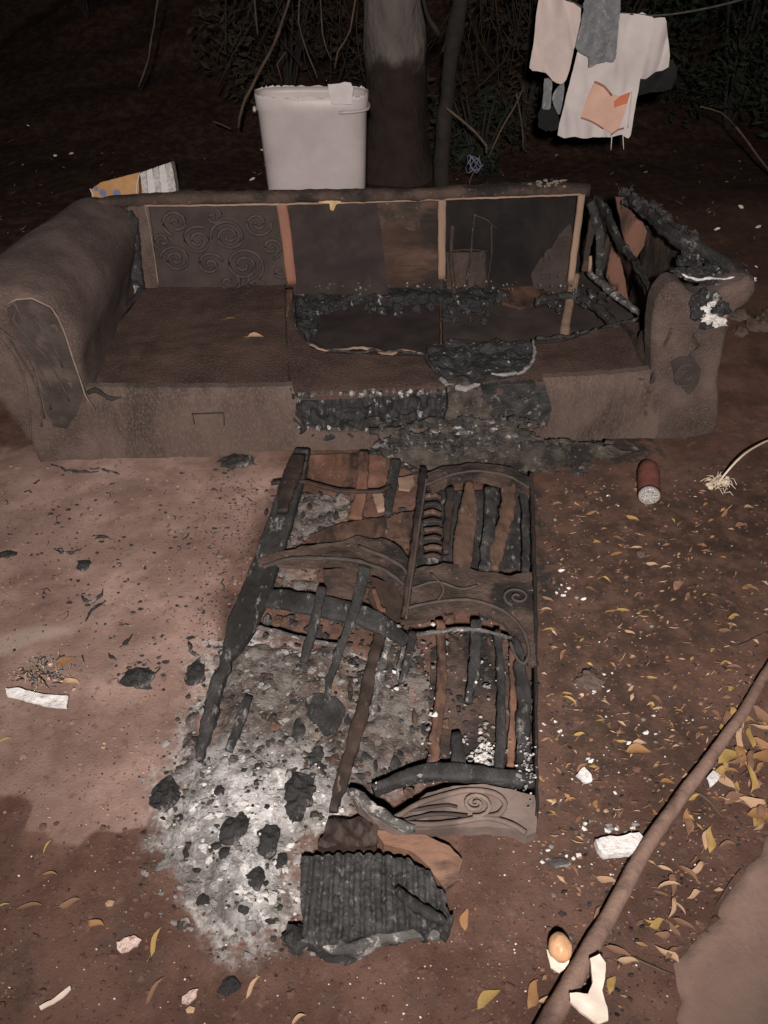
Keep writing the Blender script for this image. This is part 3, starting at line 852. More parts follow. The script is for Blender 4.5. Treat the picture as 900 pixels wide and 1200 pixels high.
# faint patch of lighter nap and seams
mb = MB()
mb.tube([SEAT.at(x, y, 0.004) for x, y in [(334, 335), (335, 370), (336, 400), (338, 430), (341, 458)]], 0.003, 5, 0.0015, sp=0.012)
part('seam', mb, M['stem_dark'], seat1)
mb = MB()
mb.bar([SEAT.at(x, y, -0.006) for x, y in [(172, 338), (155, 350), (140, 365), (126, 385), (118, 400)]], [0.01, 0.03, 0.035, 0.03, 0.01], 0.02, jit=0.006, sp=0.01)
part('torn_seam', mb, M['lining'], seat1, 'ragged seam where the left arm meets the seat')
# curled pale edge of the hole
mb = MB()
mb.bar([SEAT.at(x, y, 0.002) for x, y in [(362, 405), (378, 411), (400, 410), (420, 408), (440, 411), (460, 415), (472, 410), (492, 414)]], [0.006, 0.01, 0.016, 0.012, 0.018, 0.018, 0.012, 0.006], 0.007, jit=0.004, sp=0.008)
part('curled_edge', mb, M['wood_pale'], seat1, 'pale curled lower edge of the burnt hole')
mb = MB()
mb.bar([SEAT.at(x, y, 0.004) for x, y in [(346, 352), (344, 368), (350, 390), (366, 406), (400, 413), (450, 413), (495, 416), (505, 430), (520, 446)]], 0.009, 0.009, jit=0.005, sp=0.006)
part('charred_rim', mb, M['char'], label='black charred rim at the left and front of the hole')
mb = MB().bar([SEAT.at(x, y, 0.003) for x, y in [(628, 398), (665, 394), (710, 384), (750, 374)]], 0.010, 0.012, jit=0.006, sp=0.008)
part('charred_rim', mb, M['char'], label='thin charred rim at the right of the hole')
# inside the hole
mb = MB().sheet(SEAT.off(-0.050), pxs(SEAT.off(-0.050), [(340, 333), (420, 331), (515, 330), (600, 330), (600, 345), (560, 352), (520, 350), (500, 345), (460, 349), (430, 344), (400, 350), (378, 358), (372, 375), (362, 392), (345, 388), (341, 360)]), .05, .008, .004, lambda a, b: .012 * fbm(a * 22, b * 22, 3, 4), rnd=.012)
part('burnt_foam', mb, M['foam_char'], label='sagging black foam layer at the back left of the hole')
Lp = Plane(S(0, 0, ZS - 0.085), SU, SV)
lin = [(318, 300), (515, 300), (515, 450), (360, 445)]
mb = MB().sheet(Lp, pxs(Lp, lin), 0.006, 0.02, 0, bump(0.007, 7, 2))
part('seat_lining', mb, M['lining'], label='dark grey lining inside the left half of the hole')
lin = [(518, 300), (700, 300), (770, 420), (640, 440), (520, 446)]
mb = MB().sheet(Lp, pxs(Lp, lin), 0.006, 0.02, 0, bump(0.008, 7, 5))
part('seat_lining', mb, M['swirl_cloth'], label='darker lining inside the right half of the hole')
mb = MB()
mb.bar([Lp.at(515, 332, 0.012), Lp.at(517, 410, 0.012)], 0.008, 0.022, jit=0.002)
part('cross_slat', mb, M['wood_brown'])
mb = MB().sheet(Lp.off(0.03), pxs(Lp.off(0.03), [(586, 336), (636, 334), (642, 352), (610, 360), (588, 354)]), 0.012, 0.015, 0.003)
part('wood_piece', mb, M['wood_brown'])
mb = MB()
mb.bar([Lp.at(671, 340, 0.07), Lp.at(664, 372, 0.02), Lp.at(661, 396, -0.0)], 0.036, 0.02, jit=0.002)
part('frame_leg', mb, M['wood_pale'])
mb = MB()
for i in range(30):
    x = random.uniform(348, 520); y = random.uniform(338, 352) if i % 3 else random.uniform(340, 372)
    if i % 3 == 0: x = random.uniform(346, 372)
    mb.lump(SEAT.at(x, y, random.uniform(-0.06, -0.03)), (random.uniform(.008, .022), random.uniform(.008, .02), random.uniform(.008, .018)), 0.5, 0, i * 2.3, 9, 6)
for i in range(22):
    x = random.uniform(520, 582); y = random.uniform(336, 360)
    mb.lump(SEAT.at(x, y, random.uniform(-0.065, -0.035)), (random.uniform(.008, .022), random.uniform(.008, .02), random.uniform(.008, .018)), 0.5, 0, i * 3.3, 9, 6)
for i in range(24):
    x = random.uniform(640, 720); y = random.uniform(334, 352)
    mb.lump(SEAT.at(x, y, random.uniform(-0.05, -0.01)), random.uniform(.008, .02), 0.5, 0, i * 4.3, 8, 5)
o = part('burnt_foam', mb, M['foam_char'], label='crumbled black foam along the back of the hole'); o['kind'] = 'stuff'
mb = MB()
for i in range(60):
    x = random.choice([random.uniform(360, 520), random.uniform(520, 690)]); y = random.gauss(334, 2.5)
    mb.lump(SEAT.at(x, y, random.uniform(-0.01, 0.006)), random.uniform(.002, .0055), 0.5, 0, i * 1.7, 6, 4)
o = part('ash_crumb', mb, M['char_ash']); o['kind'] = 'stuff'
# black foam tongue across the seat front
tongue = [(500, 404), (530, 399), (580, 398), (622, 398), (626, 415), (618, 432), (600, 440), (570, 444), (535, 447), (515, 438), (503, 424)]
mb = MB().sheet(SEAT.off(0.006), pxs(SEAT.off(0.006), tongue), 0.05, 0.007, 0.004, lambda a, b: 0.012 * fbm(a * 26, b * 26, 3.0, 4) - 0.03 * np.clip((0.04 - b) / 0.05, 0, 1))
part('burnt_foam', mb, M['foam_char'], label='thick black foam tongue hanging over the seat front')
mb = MB()
mb.bar([SEAT.at(x, y, 0.008) for x, y in [(624, 400), (627, 415), (621, 430), (606, 438), (590, 441), (575, 440)]], [0.006, .010, .014, .012, .012, 0.006], 0.010, jit=0.005, sp=0.006)
mb.bar([SEAT.at(x, y, 0.0) for x, y in [(516, 444), (528, 452), (545, 456), (562, 452)]], [0.01, .02, .022, 0.008], 0.014, jit=0.006, sp=0.006)
part('ash_rim', mb, M['ash_grey'], label='pale ash rim of the foam tongue')

# back: frame, panels, braces
mb = MB()
topz = 0.545
TOPC = [(150, 231), (300, 229), (450, 226), (600, 220), (690, 219)]
tp = Plane(S(0, 0, topz), SU, SV)
mb.bar([tp.at(x, y + 3) for x, y in [(112, 234), (200, 229), (350, 227), (500, 224), (600, 219), (690, 219)]], [0.05, 0.062, 0.06, 0.06, 0.07, 0.06], [0.03, 0.04, 0.04, 0.04, 0.042, 0.035], jit=0.004, sp=0.02, n=12)
top = part('top_rail', mb, M['cloth_burnt'], label='cloth covered top rail of the back')
mb = MB()
mb.bar([BACK.at(x, y, 0.012) for x, y in [(170, 240), (250, 239.5), (340, 238), (430, 236), (515, 233), (600, 230), (680, 227)]], 0.0075, 0.006, up=BACK.n, jit=0.0015, sp=0.01)
part('wood_edge', mb, M['wood_pale'], top, 'thin pale wood edge under the top rail')
mb = MB()
for i in range(26):
    mb.lump(tp.at(random.gauss(640, 12), random.uniform(218, 226), 0.022), (random.uniform(.003, .010), .004, .004), 0.5, 0, i, 7, 5)
o = part('ash_crumb', mb, M['welt'], top); o['kind'] = 'stuff'
mb = MB().sheet(BACK, pxs(BACK, [(150, 236), (174, 238), (186, 338), (160, 345), (152, 300)]), 0.04, 0.02, 0.001, bump(0.003, 8, 1))
part('back_stile', mb, M['fabric'], label='cloth covered upright at the left end of the back')
mb = MB()
mb.tube([BACK.at(x, y, 0.010) for x, y in [(171, 241), (175, 262), (179, 285), (183, 310), (186, 332)]], 0.003, 5, 0.001, sp=0.012)
part('welt', mb, M['welt'])
mb = MB().sheet(BACK.off(-0.012), pxs(BACK.off(-0.012), [(170, 238), (336, 236), (348, 345), (182, 348)]), 0.01, 0.014, 0, bump(0.004, 6, 4))
pan = part('back_panel', mb, M['swirl_cloth'], label='back panel of dark cloth with raised swirls')


def spiral(pl, x, y, rpx, turns, r=0.0035, ph=0.0, hgt=0.0, d=1, sq=0.9):
    a0, b0 = pl.px(x, y); sc = rpx / 900 * depth(pl.at(x, y))
    pts = []
    n = int(turns * 14)
    for i in range(n + 1):
        t = i / n; th = ph + d * t * turns * 2 * pi; rr = sc * (0.10 + 0.9 * t)
        pts.append(pl.p3(a0 + rr * cos(th), b0 + rr * sin(th) * sq, hgt))
    return pts


BP = BACK.off(-0.006)
mb = MB()
for (x, y, rr, tn, ph, d) in [(206, 261, 17, 1.7, 0, 1), (232, 282, 19, 2, 1, -1), (268, 277, 21, 2.2, 2, 1), (286, 311, 24, 2.3, .5, -1), (206, 304, 18, 2, 3, 1), (246, 310, 16, 1.6, 4, -1),
                              (302, 262, 17, 1.7, 2, 1), (318, 290, 14, 1.4, 1, -1), (268, 331, 14, 1.1, 0, 1), (303, 333, 14, 1.1, 3, -1), (190, 282, 11, 1.2, 3, 1), (250, 254, 11, 1.2, 0, 1), (328, 318, 10, 1, 0, 1)]:
    P_ = [q for q in spiral(BP, x, y, rr, tn, 0.003, ph, 0.003, d)]
    mb.tube(P_, 0.0062, 6, 0.0012, sp=0.012)
o = part('raised_swirl', mb, M['swirl_line'], pan); o['kind'] = 'stuff'

mb = MB().sheet(BACK.off(-0.014), pxs(BACK.off(-0.014), [(338, 236), (441, 235), (447, 270), (455, 345), (345, 345)]), 0.008, 0.02, 0.001, bump(0.004, 5, 9))
part('back_panel', mb, M['lining'], label='plain dark back panel right of the swirl panel')
PW = BACK.off(-0.034)
for k in range(4):
    y0 = 234 + k * 26; y1 = y0 + 25.7
    mb = MB().sheet(PW.off(0.0008 * (k % 2)), pxs(PW, [(438, y0), (519, y0 - 1), (519, y1 - 1), (438 + 3 * k, y1)]), 0.012, 0.014, 0.0015, bump(0.003, 14, k + 3))
    part('back_board', mb, M['board_brown'], label='scorched brown horizontal board %s in the middle bay' % ['topmost', 'second from top', 'third from top', 'lowest'][k])
# right bay: blue black lining, stick frame, swirl remnant
mb = MB().sheet(BEH, pxs(BEH, [(517, 231), (684, 226), (676, 345), (560, 345), (517, 345)]), 0.004, 0.02, 0.003, bump(0.008, 5, 13))
part('back_lining', mb, M['lining_blue'], label='loose blue black lining behind the right bay')
mb = MB().sheet(BACK.off(-0.03), pxs(BACK.off(-0.03), [(668, 262), (655, 275), (645, 292), (632, 305), (622, 322), (628, 345), (668, 345), (676, 290)]), 0.006, 0.012, 0.003, bump(0.004, 16, 14))
rem = part('cloth_remnant', mb, M['swirl_cloth'])
mb = MB()
RP = BACK.off(-0.022)
for (x, y, rr, tn, ph, d) in [(648, 300, 12, 1.6, 0, 1), (660, 325, 13, 1.7, 2, -1), (638, 326, 9, 1.2, 1, 1), (664, 282, 9, 1.3, 1, 1)]:
    mb.tube(spiral(RP, x, y, rr, tn, 0.003, ph, 0.002, d), 0.003, 5, 0.0006, sp=0.012)
o = part('raised_swirl', mb, M['swirl_line'], rem); o['kind'] = 'stuff'
for pts, wd, m_ in [([(556, 248), (551, 290), (545, 335)], 0.010, 'char'), ([(556, 250), (568, 256), (584, 268)], 0.007, 'wood_burnt'), ([(575, 262), (574, 300), (568, 340)], 0.008, 'wood_burnt'),
                    ([(525, 292), (552, 290), (572, 293)], 0.006, 'wood_burnt'), ([(530, 262), (528, 300), (532, 345)], 0.016, 'wood_burnt')]:
    mb = MB().bar([BEH.at(x, y, 0.02) for x, y in pts], wd, 0.012, up=BACK.n, jit=0.003, sp=0.012)
    part('frame_stick', mb, M[m_])
# the rear bay shows a board at the bottom
mb = MB().sheet(BEH.off(0.008), pxs(BEH, [(523, 296), (568, 294), (570, 345), (523, 345)]), 0.01, 0.014, 0.004, bump(0.004, 14, 15))
part('back_board', mb, M['wood_burnt'], label='scorched board low in the right bay')
for pts, wd, m_, lb in [([(330, 236), (336, 280), (342, 332)], 0.040, 'wood_copper', 'copper brown upright brace'), ([(517.5, 231), (517.5, 280), (517.5, 326)], 0.030, 'wood_pale', 'pale brown middle upright brace'),
                        ([(681, 227), (675, 275), (668, 330)], 0.026, 'wood_pale', 'thin pale upright brace at the right')]:
    mb = MB().bar([BACK.at(x, y, 0.004) for x, y in pts], wd, 0.022, up=BACK.n, jit=0.0015, sp=0.02, round_=0.15)
    part('brace', mb, M[m_], label=lb)
mb = MB().bar([SEAT.at(339, 338, 0.002), SEAT.at(339, 352, 0.004), SEAT.at(336, 372, 0.004)], [0.03, 0.026, 0.006], 0.006, jit=0.002)
part('brace_foot', mb, M['wood_brown'])
# mustard rag on the top rail
mb = MB().sheet(BACK.off(0.018), pxs(BACK.off(0.018), [(372, 233), (388, 231), (401, 232), (399, 238), (394, 240), (391, 247), (387, 246), (386, 239), (374, 237)]), 0.003, 0.006, 0.002, bump(0.004, 50, 3))
part('rag', mb, M['yellow_tag'], top, 'small mustard rag caught on the top rail')

# charred gap between left arm and back
mb = MB().sheet(BACK.off(0.03), pxs(BACK.off(0.03), [(146, 250), (152, 249), (160, 258), (163, 285), (166, 320), (168, 340), (158, 346), (154, 325), (151, 290)]), 0.03, 0.008, 0.004, lambda a, b: 0.015 * fbm(a * 35, b * 35, 2.0, 3))
part('burnt_gap', mb, M['foam_char'], label='black charred strip between left arm and back')

# right arm: front panel
def smoothc(P, k=4):
    n = len(P); out = []
    for i in range(n):
        p0, p1, p2, p3 = (Vector(P[(i + q) % n]) for q in (-1, 0, 1, 2))
        for j in range(k):
            t = j / k
            q = 0.5 * ((2 * p1) + (p2 - p0) * t + (2 * p0 - 5 * p1 + 4 * p2 - p3) * t * t + (3 * p1 - p0 - 3 * p2 + p3) * t ** 3)
            out.append((q.x, q.y))
    return out


RF = [(766, 400), (767, 378), (770, 358), (778, 343), (790, 334), (801, 336), (810, 345), (822, 350), (838, 347), (852, 340), (868, 334), (881, 327), (889, 334), (886, 348), (876, 360), (864, 368), (857, 380), (853, 400), (849, 425), (844, 455), (845, 485), (842, 502), (832, 512), (800, 519), (764, 524), (765, 440)]
RFp = FRONT.off(0.004)
mb = MB().sheet(RFp, smoothc(pxs(RFp, RF)), 0.06, 0.010, 0.0012, lambda a, b: 0.006 * fbm(a * 8, b * 8, 21.0, 3) - 0.012 * np.exp(-((a - RFp.px(812, 440)[0]) / .05) ** 2 - ((b - RFp.px(812, 440)[1]) / .09) ** 2), rnd=.022)
ra = part('armrest_front', mb, [M['fabric'], M['fabric']], label='flared cloth front of the burnt right arm')
mb = MB().sheet(RFp.off(0.006), pxs(RFp, [(786, 424), (797, 417), (812, 419), (821, 432), (818, 448), (808, 462), (800, 455), (790, 442)]), 0.004, 0.008, 0.003, bump(0.003, 30, 6))
rp = part('scroll_panel', mb, M['swirl_cloth'], ra)
mb = MB()
mb.tube(spiral(RFp, 803, 436, 16, 1.8, 0, 0.4, 0.010, 1, 1.1), 0.003, 5, 0.001, sp=0.01)
mb.tube([RFp.at(x, y, 0.004) for x, y in [(822, 385), (812, 395), (818, 405), (808, 416)]], 0.004, 5, 0.002, sp=0.01)
o = part('raised_swirl', mb, M['swirl_line'], ra)
# right arm: outer panel (inside face seen), inner panels, rails
zt = 0.55
op = OUTER
lo3 = [S(2.19, 0.80, 0), S(2.19, 0.80, 0.50), S(2.19, 0.03, 0.50), S(2.19, 0.03, 0)]
mb = MB().sheet(op, [((q - op.o).dot(op.u), (q - op.o).dot(op.v)) for q in lo3], 0.012, 0.025, 0.004, bump(0.01, 6, 17))
part('armrest_side', mb, M['cloth_burnt'], label='scorched outer side panel of the right arm')
mb = MB().sheet(INNER, [((q - INNER.o).dot(INNER.u), (q - INNER.o).dot(INNER.v)) for q in (S(1.99, 0.0, 0.1), S(1.99, 0.0, 0.46), S(1.99, .12, .40), S(1.99, .2, .26), S(1.99, 0.36, 0.24), S(1.99, .5, .1))], 0.012, 0.016, 0.006, bump(0.008, 8, 18))
part('armrest_inner', mb, M['cloth_burnt'], label='torn inner cloth of the right arm near the front')
BX = BACK.off(-0.01)
for pts, m_, lb in [([(721, 231), (737, 231), (752, 258), (761, 276), (750, 296), (743, 306), (736, 292), (731, 279), (726, 255)], 'arm_board', 'copper brown board piece high at the back of the right arm'),
                    ([(715, 277), (721, 285), (727, 303), (733, 330), (738, 357), (725, 354), (718, 340), (711, 325), (714, 300)], 'arm_board', 'copper brown board piece low at the back of the right arm'),
                    ([(690, 262), (697, 240), (700, 262), (692, 290), (688, 318), (682, 318)], 'wood_brown', 'narrow scorched sliver beside the right brace')]:
    mb = MB().sheet(BX, pxs(BX, pts), 0.012, 0.014, 0.002, bump(0.003, 8, 5))
    part('board_piece', mb, M[m_], label=lb)
for pts, wd, m_, pl_, nm in [([(697, 232), (712, 252), (724, 280), (742, 306), (756, 333), (768, 362)], [0.03, .045, 0.04, 0.032, .03, 0.02], 'char', INNER, 'charred_rail'),
                             ([(742, 306), (757, 332), (769, 360), (765, 388)], 0.008, 'char_grey', INNER.off(0.02), 'welt'),
                             ([(692, 236), (700, 262), (704, 290), (702, 325)], [.03, .04, .04, .03], 'char', BX, 'charred_post'),
                             ([(708, 240), (716, 262), (712, 290), (706, 318)], [.02, .03, .03, .02], 'wood_burnt', BX, 'charred_post'),
                             ([(738, 230), (758, 262), (772, 285), (784, 305)], 0.012, 'char', BX.off(0.03), 'charred_rail'),
                             ([(692, 300), (690, 316)], 0.012, 'wood_pale', BX.off(0.03), 'board_sliver')]:
    mb = MB().bar([pl_.at(x, y) for x, y in pts], wd, 0.02, up=pl_.n, jit=0.005, sp=0.012)
    part(nm, mb, M[m_])
T5 = hz(0.55)
mb = MB().bar([T5.at(x, y) for x, y in [(741, 235), (762, 250), (790, 273), (830, 297), (862, 317), (882, 331)]], [0.035, .032, 0.034, 0.036, .036, 0.02], 0.035, jit=0.005, sp=0.012)
part('armrest_rail', mb, M['char_grey'], label='grey charred top rail of the right arm')
mb = MB().bar([hz(0.535).at(x, y) for x, y in [(737, 234), (758, 252), (786, 277), (812, 296)]], [0.03, .03, .03, .015], 0.03, jit=0.007, sp=0.012)
part('charred_rail', mb, M['char'])
# furry black edge above the rail
mb = MB()
for i in range(90):
    t = random.random(); p = T5.at(730 + 90 * t, 226 + 62 * t)
    mb.lump(p + Vector((random.uniform(-.02, .02), random.uniform(-.02, .02), random.uniform(-.02, .02))), random.uniform(.006, .016), 0.5, 0, i, 7, 5)
part('charred_edge', mb, M['char'])
# grey charred slat across the hole at right
mb = MB().bar([SEAT.at(x, y, 0.01) for x, y in [(690, 322), (706, 336), (722, 350), (740, 364), (757, 376)]], [0.02, .035, .035, .03, .02], 0.02, jit=0.005, sp=0.01)
part('charred_slat', mb, M['char_ash'], label='grey ash dusted slat at the right end of the hole')
mb = MB().bar([SEAT.at(x, y, -0.01) for x, y in [(630, 352), (668, 342), (692, 352), (712, 368), (722, 384)]], [0.02, .03, .04, .04, .02], 0.03, jit=0.008, sp=0.01)
part('charred_slat', mb, M['char'], label='black bent slat under the grey one')
# melted stuff on the right arm
mb = MB()
for (x, y, h, r) in [(806, 305, 0, .028), (820, 300, 0, .026), (835, 312, -.01, .03), (812, 322, 0, .03), (850, 322, 0, .022), (796, 318, 0, .02), (828, 326, 0, .03), (862, 328, 0, .018)]:
    mb.lump(hz(0.53).at(x, y, h), (r * 1.1, r * 1.1, r * .6), 0.55, 0, x * 0.37, 12, 8)
part('melted_foam', mb, M['foam_char'], label='melted black foam on top of the right arm')
mb = MB()
for (x, y, r) in [(813, 350, .018), (822, 345, .02), (818, 362, .026), (835, 352, .022), (845, 360, .02), (829, 374, .022)]:
    mb.lump(RFp.at(x, y, 0.012), (r, r, r * 1.1), 0.5, 0, x * 0.53, 12, 8)
part('melted_foam', mb, M['foam_char'], label='black hollow lump on the right arm front')
mb = MB()
for (x, y, r) in [(826, 366, .022), (836, 370, .020), (822, 356, .012), (829, 350, .010)]:
    mb.lump(RFp.at(x, y, 0.035), (r * 1.1, r * .6, r * .8), 0.6, 0, x * 0.71, 12, 8)
mb.bar([hz(.545).at(x, y) for x, y in [(800, 322), (818, 328), (840, 326), (860, 326), (874, 330)]], 0.007, 0.006, jit=0.005, sp=0.006)
mb.lump(hz(.55).at(878, 328), (.018, .016, .012), .6, 0, 3.3, 10, 7)
part('ash_clump', mb, M['ash_white'], label='white ash clump on the right arm front')
mb = MB()
mb.lump(RFp.at(848, 366, 0.012), (.008, .008, .02), .4, 0, 1.0)
part('wood_sliver', mb, M['wood_pale'])
# under side and rear cloth so that the sofa is solid from other sides
mb = MB()
rear = Plane(S(0, 0.80, 0), SU, Z)
mb.sheet(rear, [(0.03, 0.0), (1.32, 0.0), (1.32, 0.24), (1.32, 0.53), (0.1, 0.53)], 0.01, 0.03, 0.0, bump(0.006, 4, 3))
part('rear_cloth', mb, M['cloth_burnt'])
mb = MB().bar([S(0.1, 0.78, 0.06), S(2.18, 0.78, 0.06)], 0.04, 0.10, jit=0.003, sp=0.1)
part('rear_rail', mb, M['wood_burnt'])
# small orange leaves lying on the seat are made below with the other leaves

# ------------------------------------------------------------------ ash and char fallen in front of the sofa
sp0 = S(1.35, 0, 0)
SLP = Plane(S(0, -0.20, 0.0), SU, Z * 0.26 + SV * 0.21)
fall = [(522, 452), (546, 448), (562, 465), (585, 485), (606, 503), (640, 515), (700, 520), (740, 530), (660, 548), (560, 556), (500, 552), (452, 536), (440, 522), (465, 512), (500, 508), (520, 495), (526, 475)]


def fall_h(a, b):
    return 0.014 * fbm(a * 18, b * 18, 3.0, 4) + 0.006 * fbm(a * 60, b * 60, 1.0, 2)


mb = MB().sheet(SLP, pxs(SLP, fall), 0.05, 0.009, 0.006, fall_h, base if False else 0)
o = mb.build('ash_fall', M['ash_brown'], None, atz(540, 545))
tag(o, 'brown grey ash spilled from the burnt seat down to the earth', 'ash', None, 'stuff')
mb = MB()
for i in range(700):
    x = random.gauss(560, 70); y = random.uniform(490, 556)
    if not 430 < x < 775: continue
    if x > 625 and y < 517: continue
    p = gnd(x, y); r = random.uniform(.003, .015)
    if y < 530 - 0.03 * (x - 450): p = SLP.at(x, y, 0.012)
    mb.lump(p + Z * r * .2, (r * random.uniform(.8, 1.8), r, r * .6), 0.55, random.choice([0, 0, 1, 1, 1, 2]) if random.random() < .6 else random.choice([0, 1]), i * 1.9, 7, 5)
o = mb.build('charred_rubble', [M['char'], M['ash_brown'], M['char_ash']], None, atz(600, 530))
tag(o, 'black and grey charred rubble along the foot of the sofa', 'rubble', None, 'stuff')

# ------------------------------------------------------------------ the burnt frame lying on the ground
fr = empty('slatted_furniture', atz(470, 740))
tag(fr, 'burnt wooden seat frame with charred slats and cloth scraps lying flat before the sofa', 'burnt frame')


def gbar(name, pts, wpx, z, hgt, m_, jit=0.004, label=None, taper=0.0, sp=0.009, rnd=0.16):
    if not isinstance(wpx, (list, tuple)): wpx = [wpx] * len(pts)
    if not isinstance(z, (list, tuple)): z = [z] * len(pts)
    P_ = []; W_ = []
    for (x, y), wp, zz in zip(pts, wpx, z):
        p = atz(x, y, zz); P_.append(p); W_.append(wp / 900 * depth(p))
    mb = MB().bar(P_, W_, hgt, jit=jit * 1.0, n=12, freq=34, sp=sp, seed=pts[0][0] * .13, taper=taper, round_=rnd)
    return part(name, mb, M[m_] if isinstance(m_, str) else m_, fr, label)


def gsheet(name, pts, z, thick, m_, sp=0.012, jit=0.003, h=None, label=None, parent=None):
    pl = hz(z)
    mb = MB().sheet(pl, pxs(pl, pts), thick, sp, jit, h or (lambda a, b: 0.006 * fbm(a * 14, b * 14, pts[0][0] * .1, 3) + .0022 * fbm(a * 60, b * 60, 2.2, 3)), seed=pts[0][0] * .1)
    return part(name, mb, M[m_], parent or fr, label)


# left side rail
gbar('side_rail', [(354, 530), (340, 575), (326, 620), (314, 655), (300, 695), (284, 730), (272, 762)], [20, 27, 30, 32, 34, 36, 22], [.07, .075, .07, .07, .065, .055, .04], 0.035, 'char_grey', 0.003, 'thick charcoal grey side rail on the left')
gbar('side_rail', [(276, 752), (262, 785), (250, 820), (243, 855), (233, 890)], [18, 15, 16, 15, 9], [.04, .035, .03, .03, .025], 0.03, 'char', 0.006, 'crumbling lower end of the left side rail')
gbar('charred_stick', [(291, 818), (281, 845), (268, 880)], [9, 13, 10], .03, 0.02, 'char_grey', 0.003)
gbar('scorched_wrap', [(350, 535), (338, 570), (330, 600)], [16, 20, 14], [.10, .105, .10], 0.02, 'wood_burnt', 0.005, 'brown scorched wood skin at the top of the side rail')
# upper left bay
gsheet('board_piece', [(352, 534), (420, 531), (424, 578), (400, 574), (368, 566), (350, 560)], 0.03, 0.012, 'scorched_copper', label='copper brown board at the top left of the frame')
gsheet('board_piece', [(430, 533), (452, 533), (456, 570), (430, 572)], 0.03, 0.012, 'scorched_copper')
gsheet('board_piece', [(466, 560), (484, 556), (486, 566), (480, 574), (468, 572)], 0.06, 0.008, 'wood_pale', label='small pale scrap at the top of the frame')
gbar('thin_rod', [(318, 566), (352, 564), (395, 574), (440, 576), (458, 570)], 5, .095, 0.010, 'wood_burnt', 0.002)
gbar('slat', [(426, 530), (424, 570), (416, 608)], [11, 14, 16], [.085, .08, .06], 0.016, 'scorched_copper', 0.003, 'scorched copper brown slat in the upper left bay', rnd=.2)
gbar('slat', [(464, 540), (458, 575), (454, 604)], [12, 12, 8], [.085, .08, .07], 0.02, 'char', 0.003, 'black slat in the upper left bay')
gbar('slat', [(442, 578), (448, 600)], [14, 10], .05, 0.012, 'wood_pale', 0.003, 'short pale splinter in the upper left bay')
gsheet('scorched_cloth', [(362, 628), (400, 612), (455, 604), (486, 598), (488, 628), (470, 632), (420, 630), (380, 640)], 0.05, 0.008, 'scorched_brown', label='brown scorched cloth bridging the upper left bay')
gsheet('scorched_cloth', [(302, 656), (330, 645), (370, 638), (420, 628), (462, 636), (484, 655), (482, 690), (470, 700), (462, 684), (440, 672), (400, 662), (360, 660), (325, 662), (300, 668)], 0.085, 0.012, 'cloth_burnt', h=lambda a, b: 0.010 * fbm(a * 16, b * 16, 5, 3), label='brown cloth arch across the left half')
mbx = [(308, 664), (340, 655), (400, 655), (440, 664), (470, 682), (482, 700)]
gbar('piping', mbx, 4, .098, 0.007, 'swirl_line', 0.002)
gbar('piping', [(420, 640), (450, 652), (474, 668), (482, 690)], 4, .098, 0.007, 'swirl_line', 0.002)
gsheet('scorched_cloth', [(378, 668), (425, 665), (428, 690), (420, 702), (382, 698)], 0.05, 0.008, 'cloth_burnt', label='small square of brown cloth below the arch')
gsheet('scorched_cloth', [(436, 676), (460, 682), (476, 700), (474, 726), (455, 728), (440, 716), (432, 700)], 0.055, 0.01, 'wood_burnt', label='dark cloth pocket beside the centre rail')
gbar('burn_hole_edge', [(438, 690), (444, 712), (452, 716)], 6, .07, 0.008, 'scorched_copper', 0.003)
# wide charcoal cross rail
gbar('cross_rail', [(292, 700), (325, 702), (365, 709), (410, 718), (446, 732), (476, 752)], [24, 27, 30, 30, 26, 14], .065, 0.02, 'char_grey', 0.003, 'wide charcoal cross rail in the middle of the frame')
gbar('thin_rod', [(300, 735), (330, 742), (370, 752), (402, 757)], 5, .06, 0.008, 'char_ash', 0.003)
gbar('slat', [(428, 664), (418, 708), (402, 752), (388, 792), (380, 822)], [14, 12, 10, 9, 7], [.085, .08, .065, .04, .03], 0.012, 'char_grey', 0.003, 'long grey slat crossing the cross rail')
gbar('slat', [(377, 690), (368, 732), (356, 776)], [10, 13, 9], [.085, .09, .07], 0.016, 'char', 0.0035, 'short black slat crossing the cross rail')
gsheet('charred_scrap', [(356, 820), (372, 812), (392, 816), (404, 830), (400, 844), (392, 858), (380, 862), (374, 850), (362, 840)], 0.035, 0.005, 'char', label='black leaf shaped scrap at the end of the long slat')
gbar('slat', [(446, 742), (432, 800), (414, 870), (390, 952)], [13, 15, 16, 12], [.045, .035, .03, .025], 0.016, 'wood_burnt', 0.004, 'long scorched slat running down left of the centre')
gbar('slat', [(458, 740), (446, 790), (436, 840)], [8, 9, 6], [.055, .05, .04], 0.014, 'char_ash', 0.005, 'thin ash coated slat beside the long one')
gbar('thin_rod', [(475, 752), (466, 790), (478, 812)], 4, .05, 0.006, 'char_ash', 0.003)
# centre rail
gbar('centre_rail', [(497, 552), (490, 610), (482, 665), (474, 720)], [9, 9, 9, 8], [.11, .11, .105, .09], 0.04, 'wood_burnt', 0.004, 'dark centre rail between the two halves')
gbar('piping', [(500, 560), (492, 612), (484, 665), (476, 725)], 2.5, .135, 0.005, 'swirl_line', 0.001)
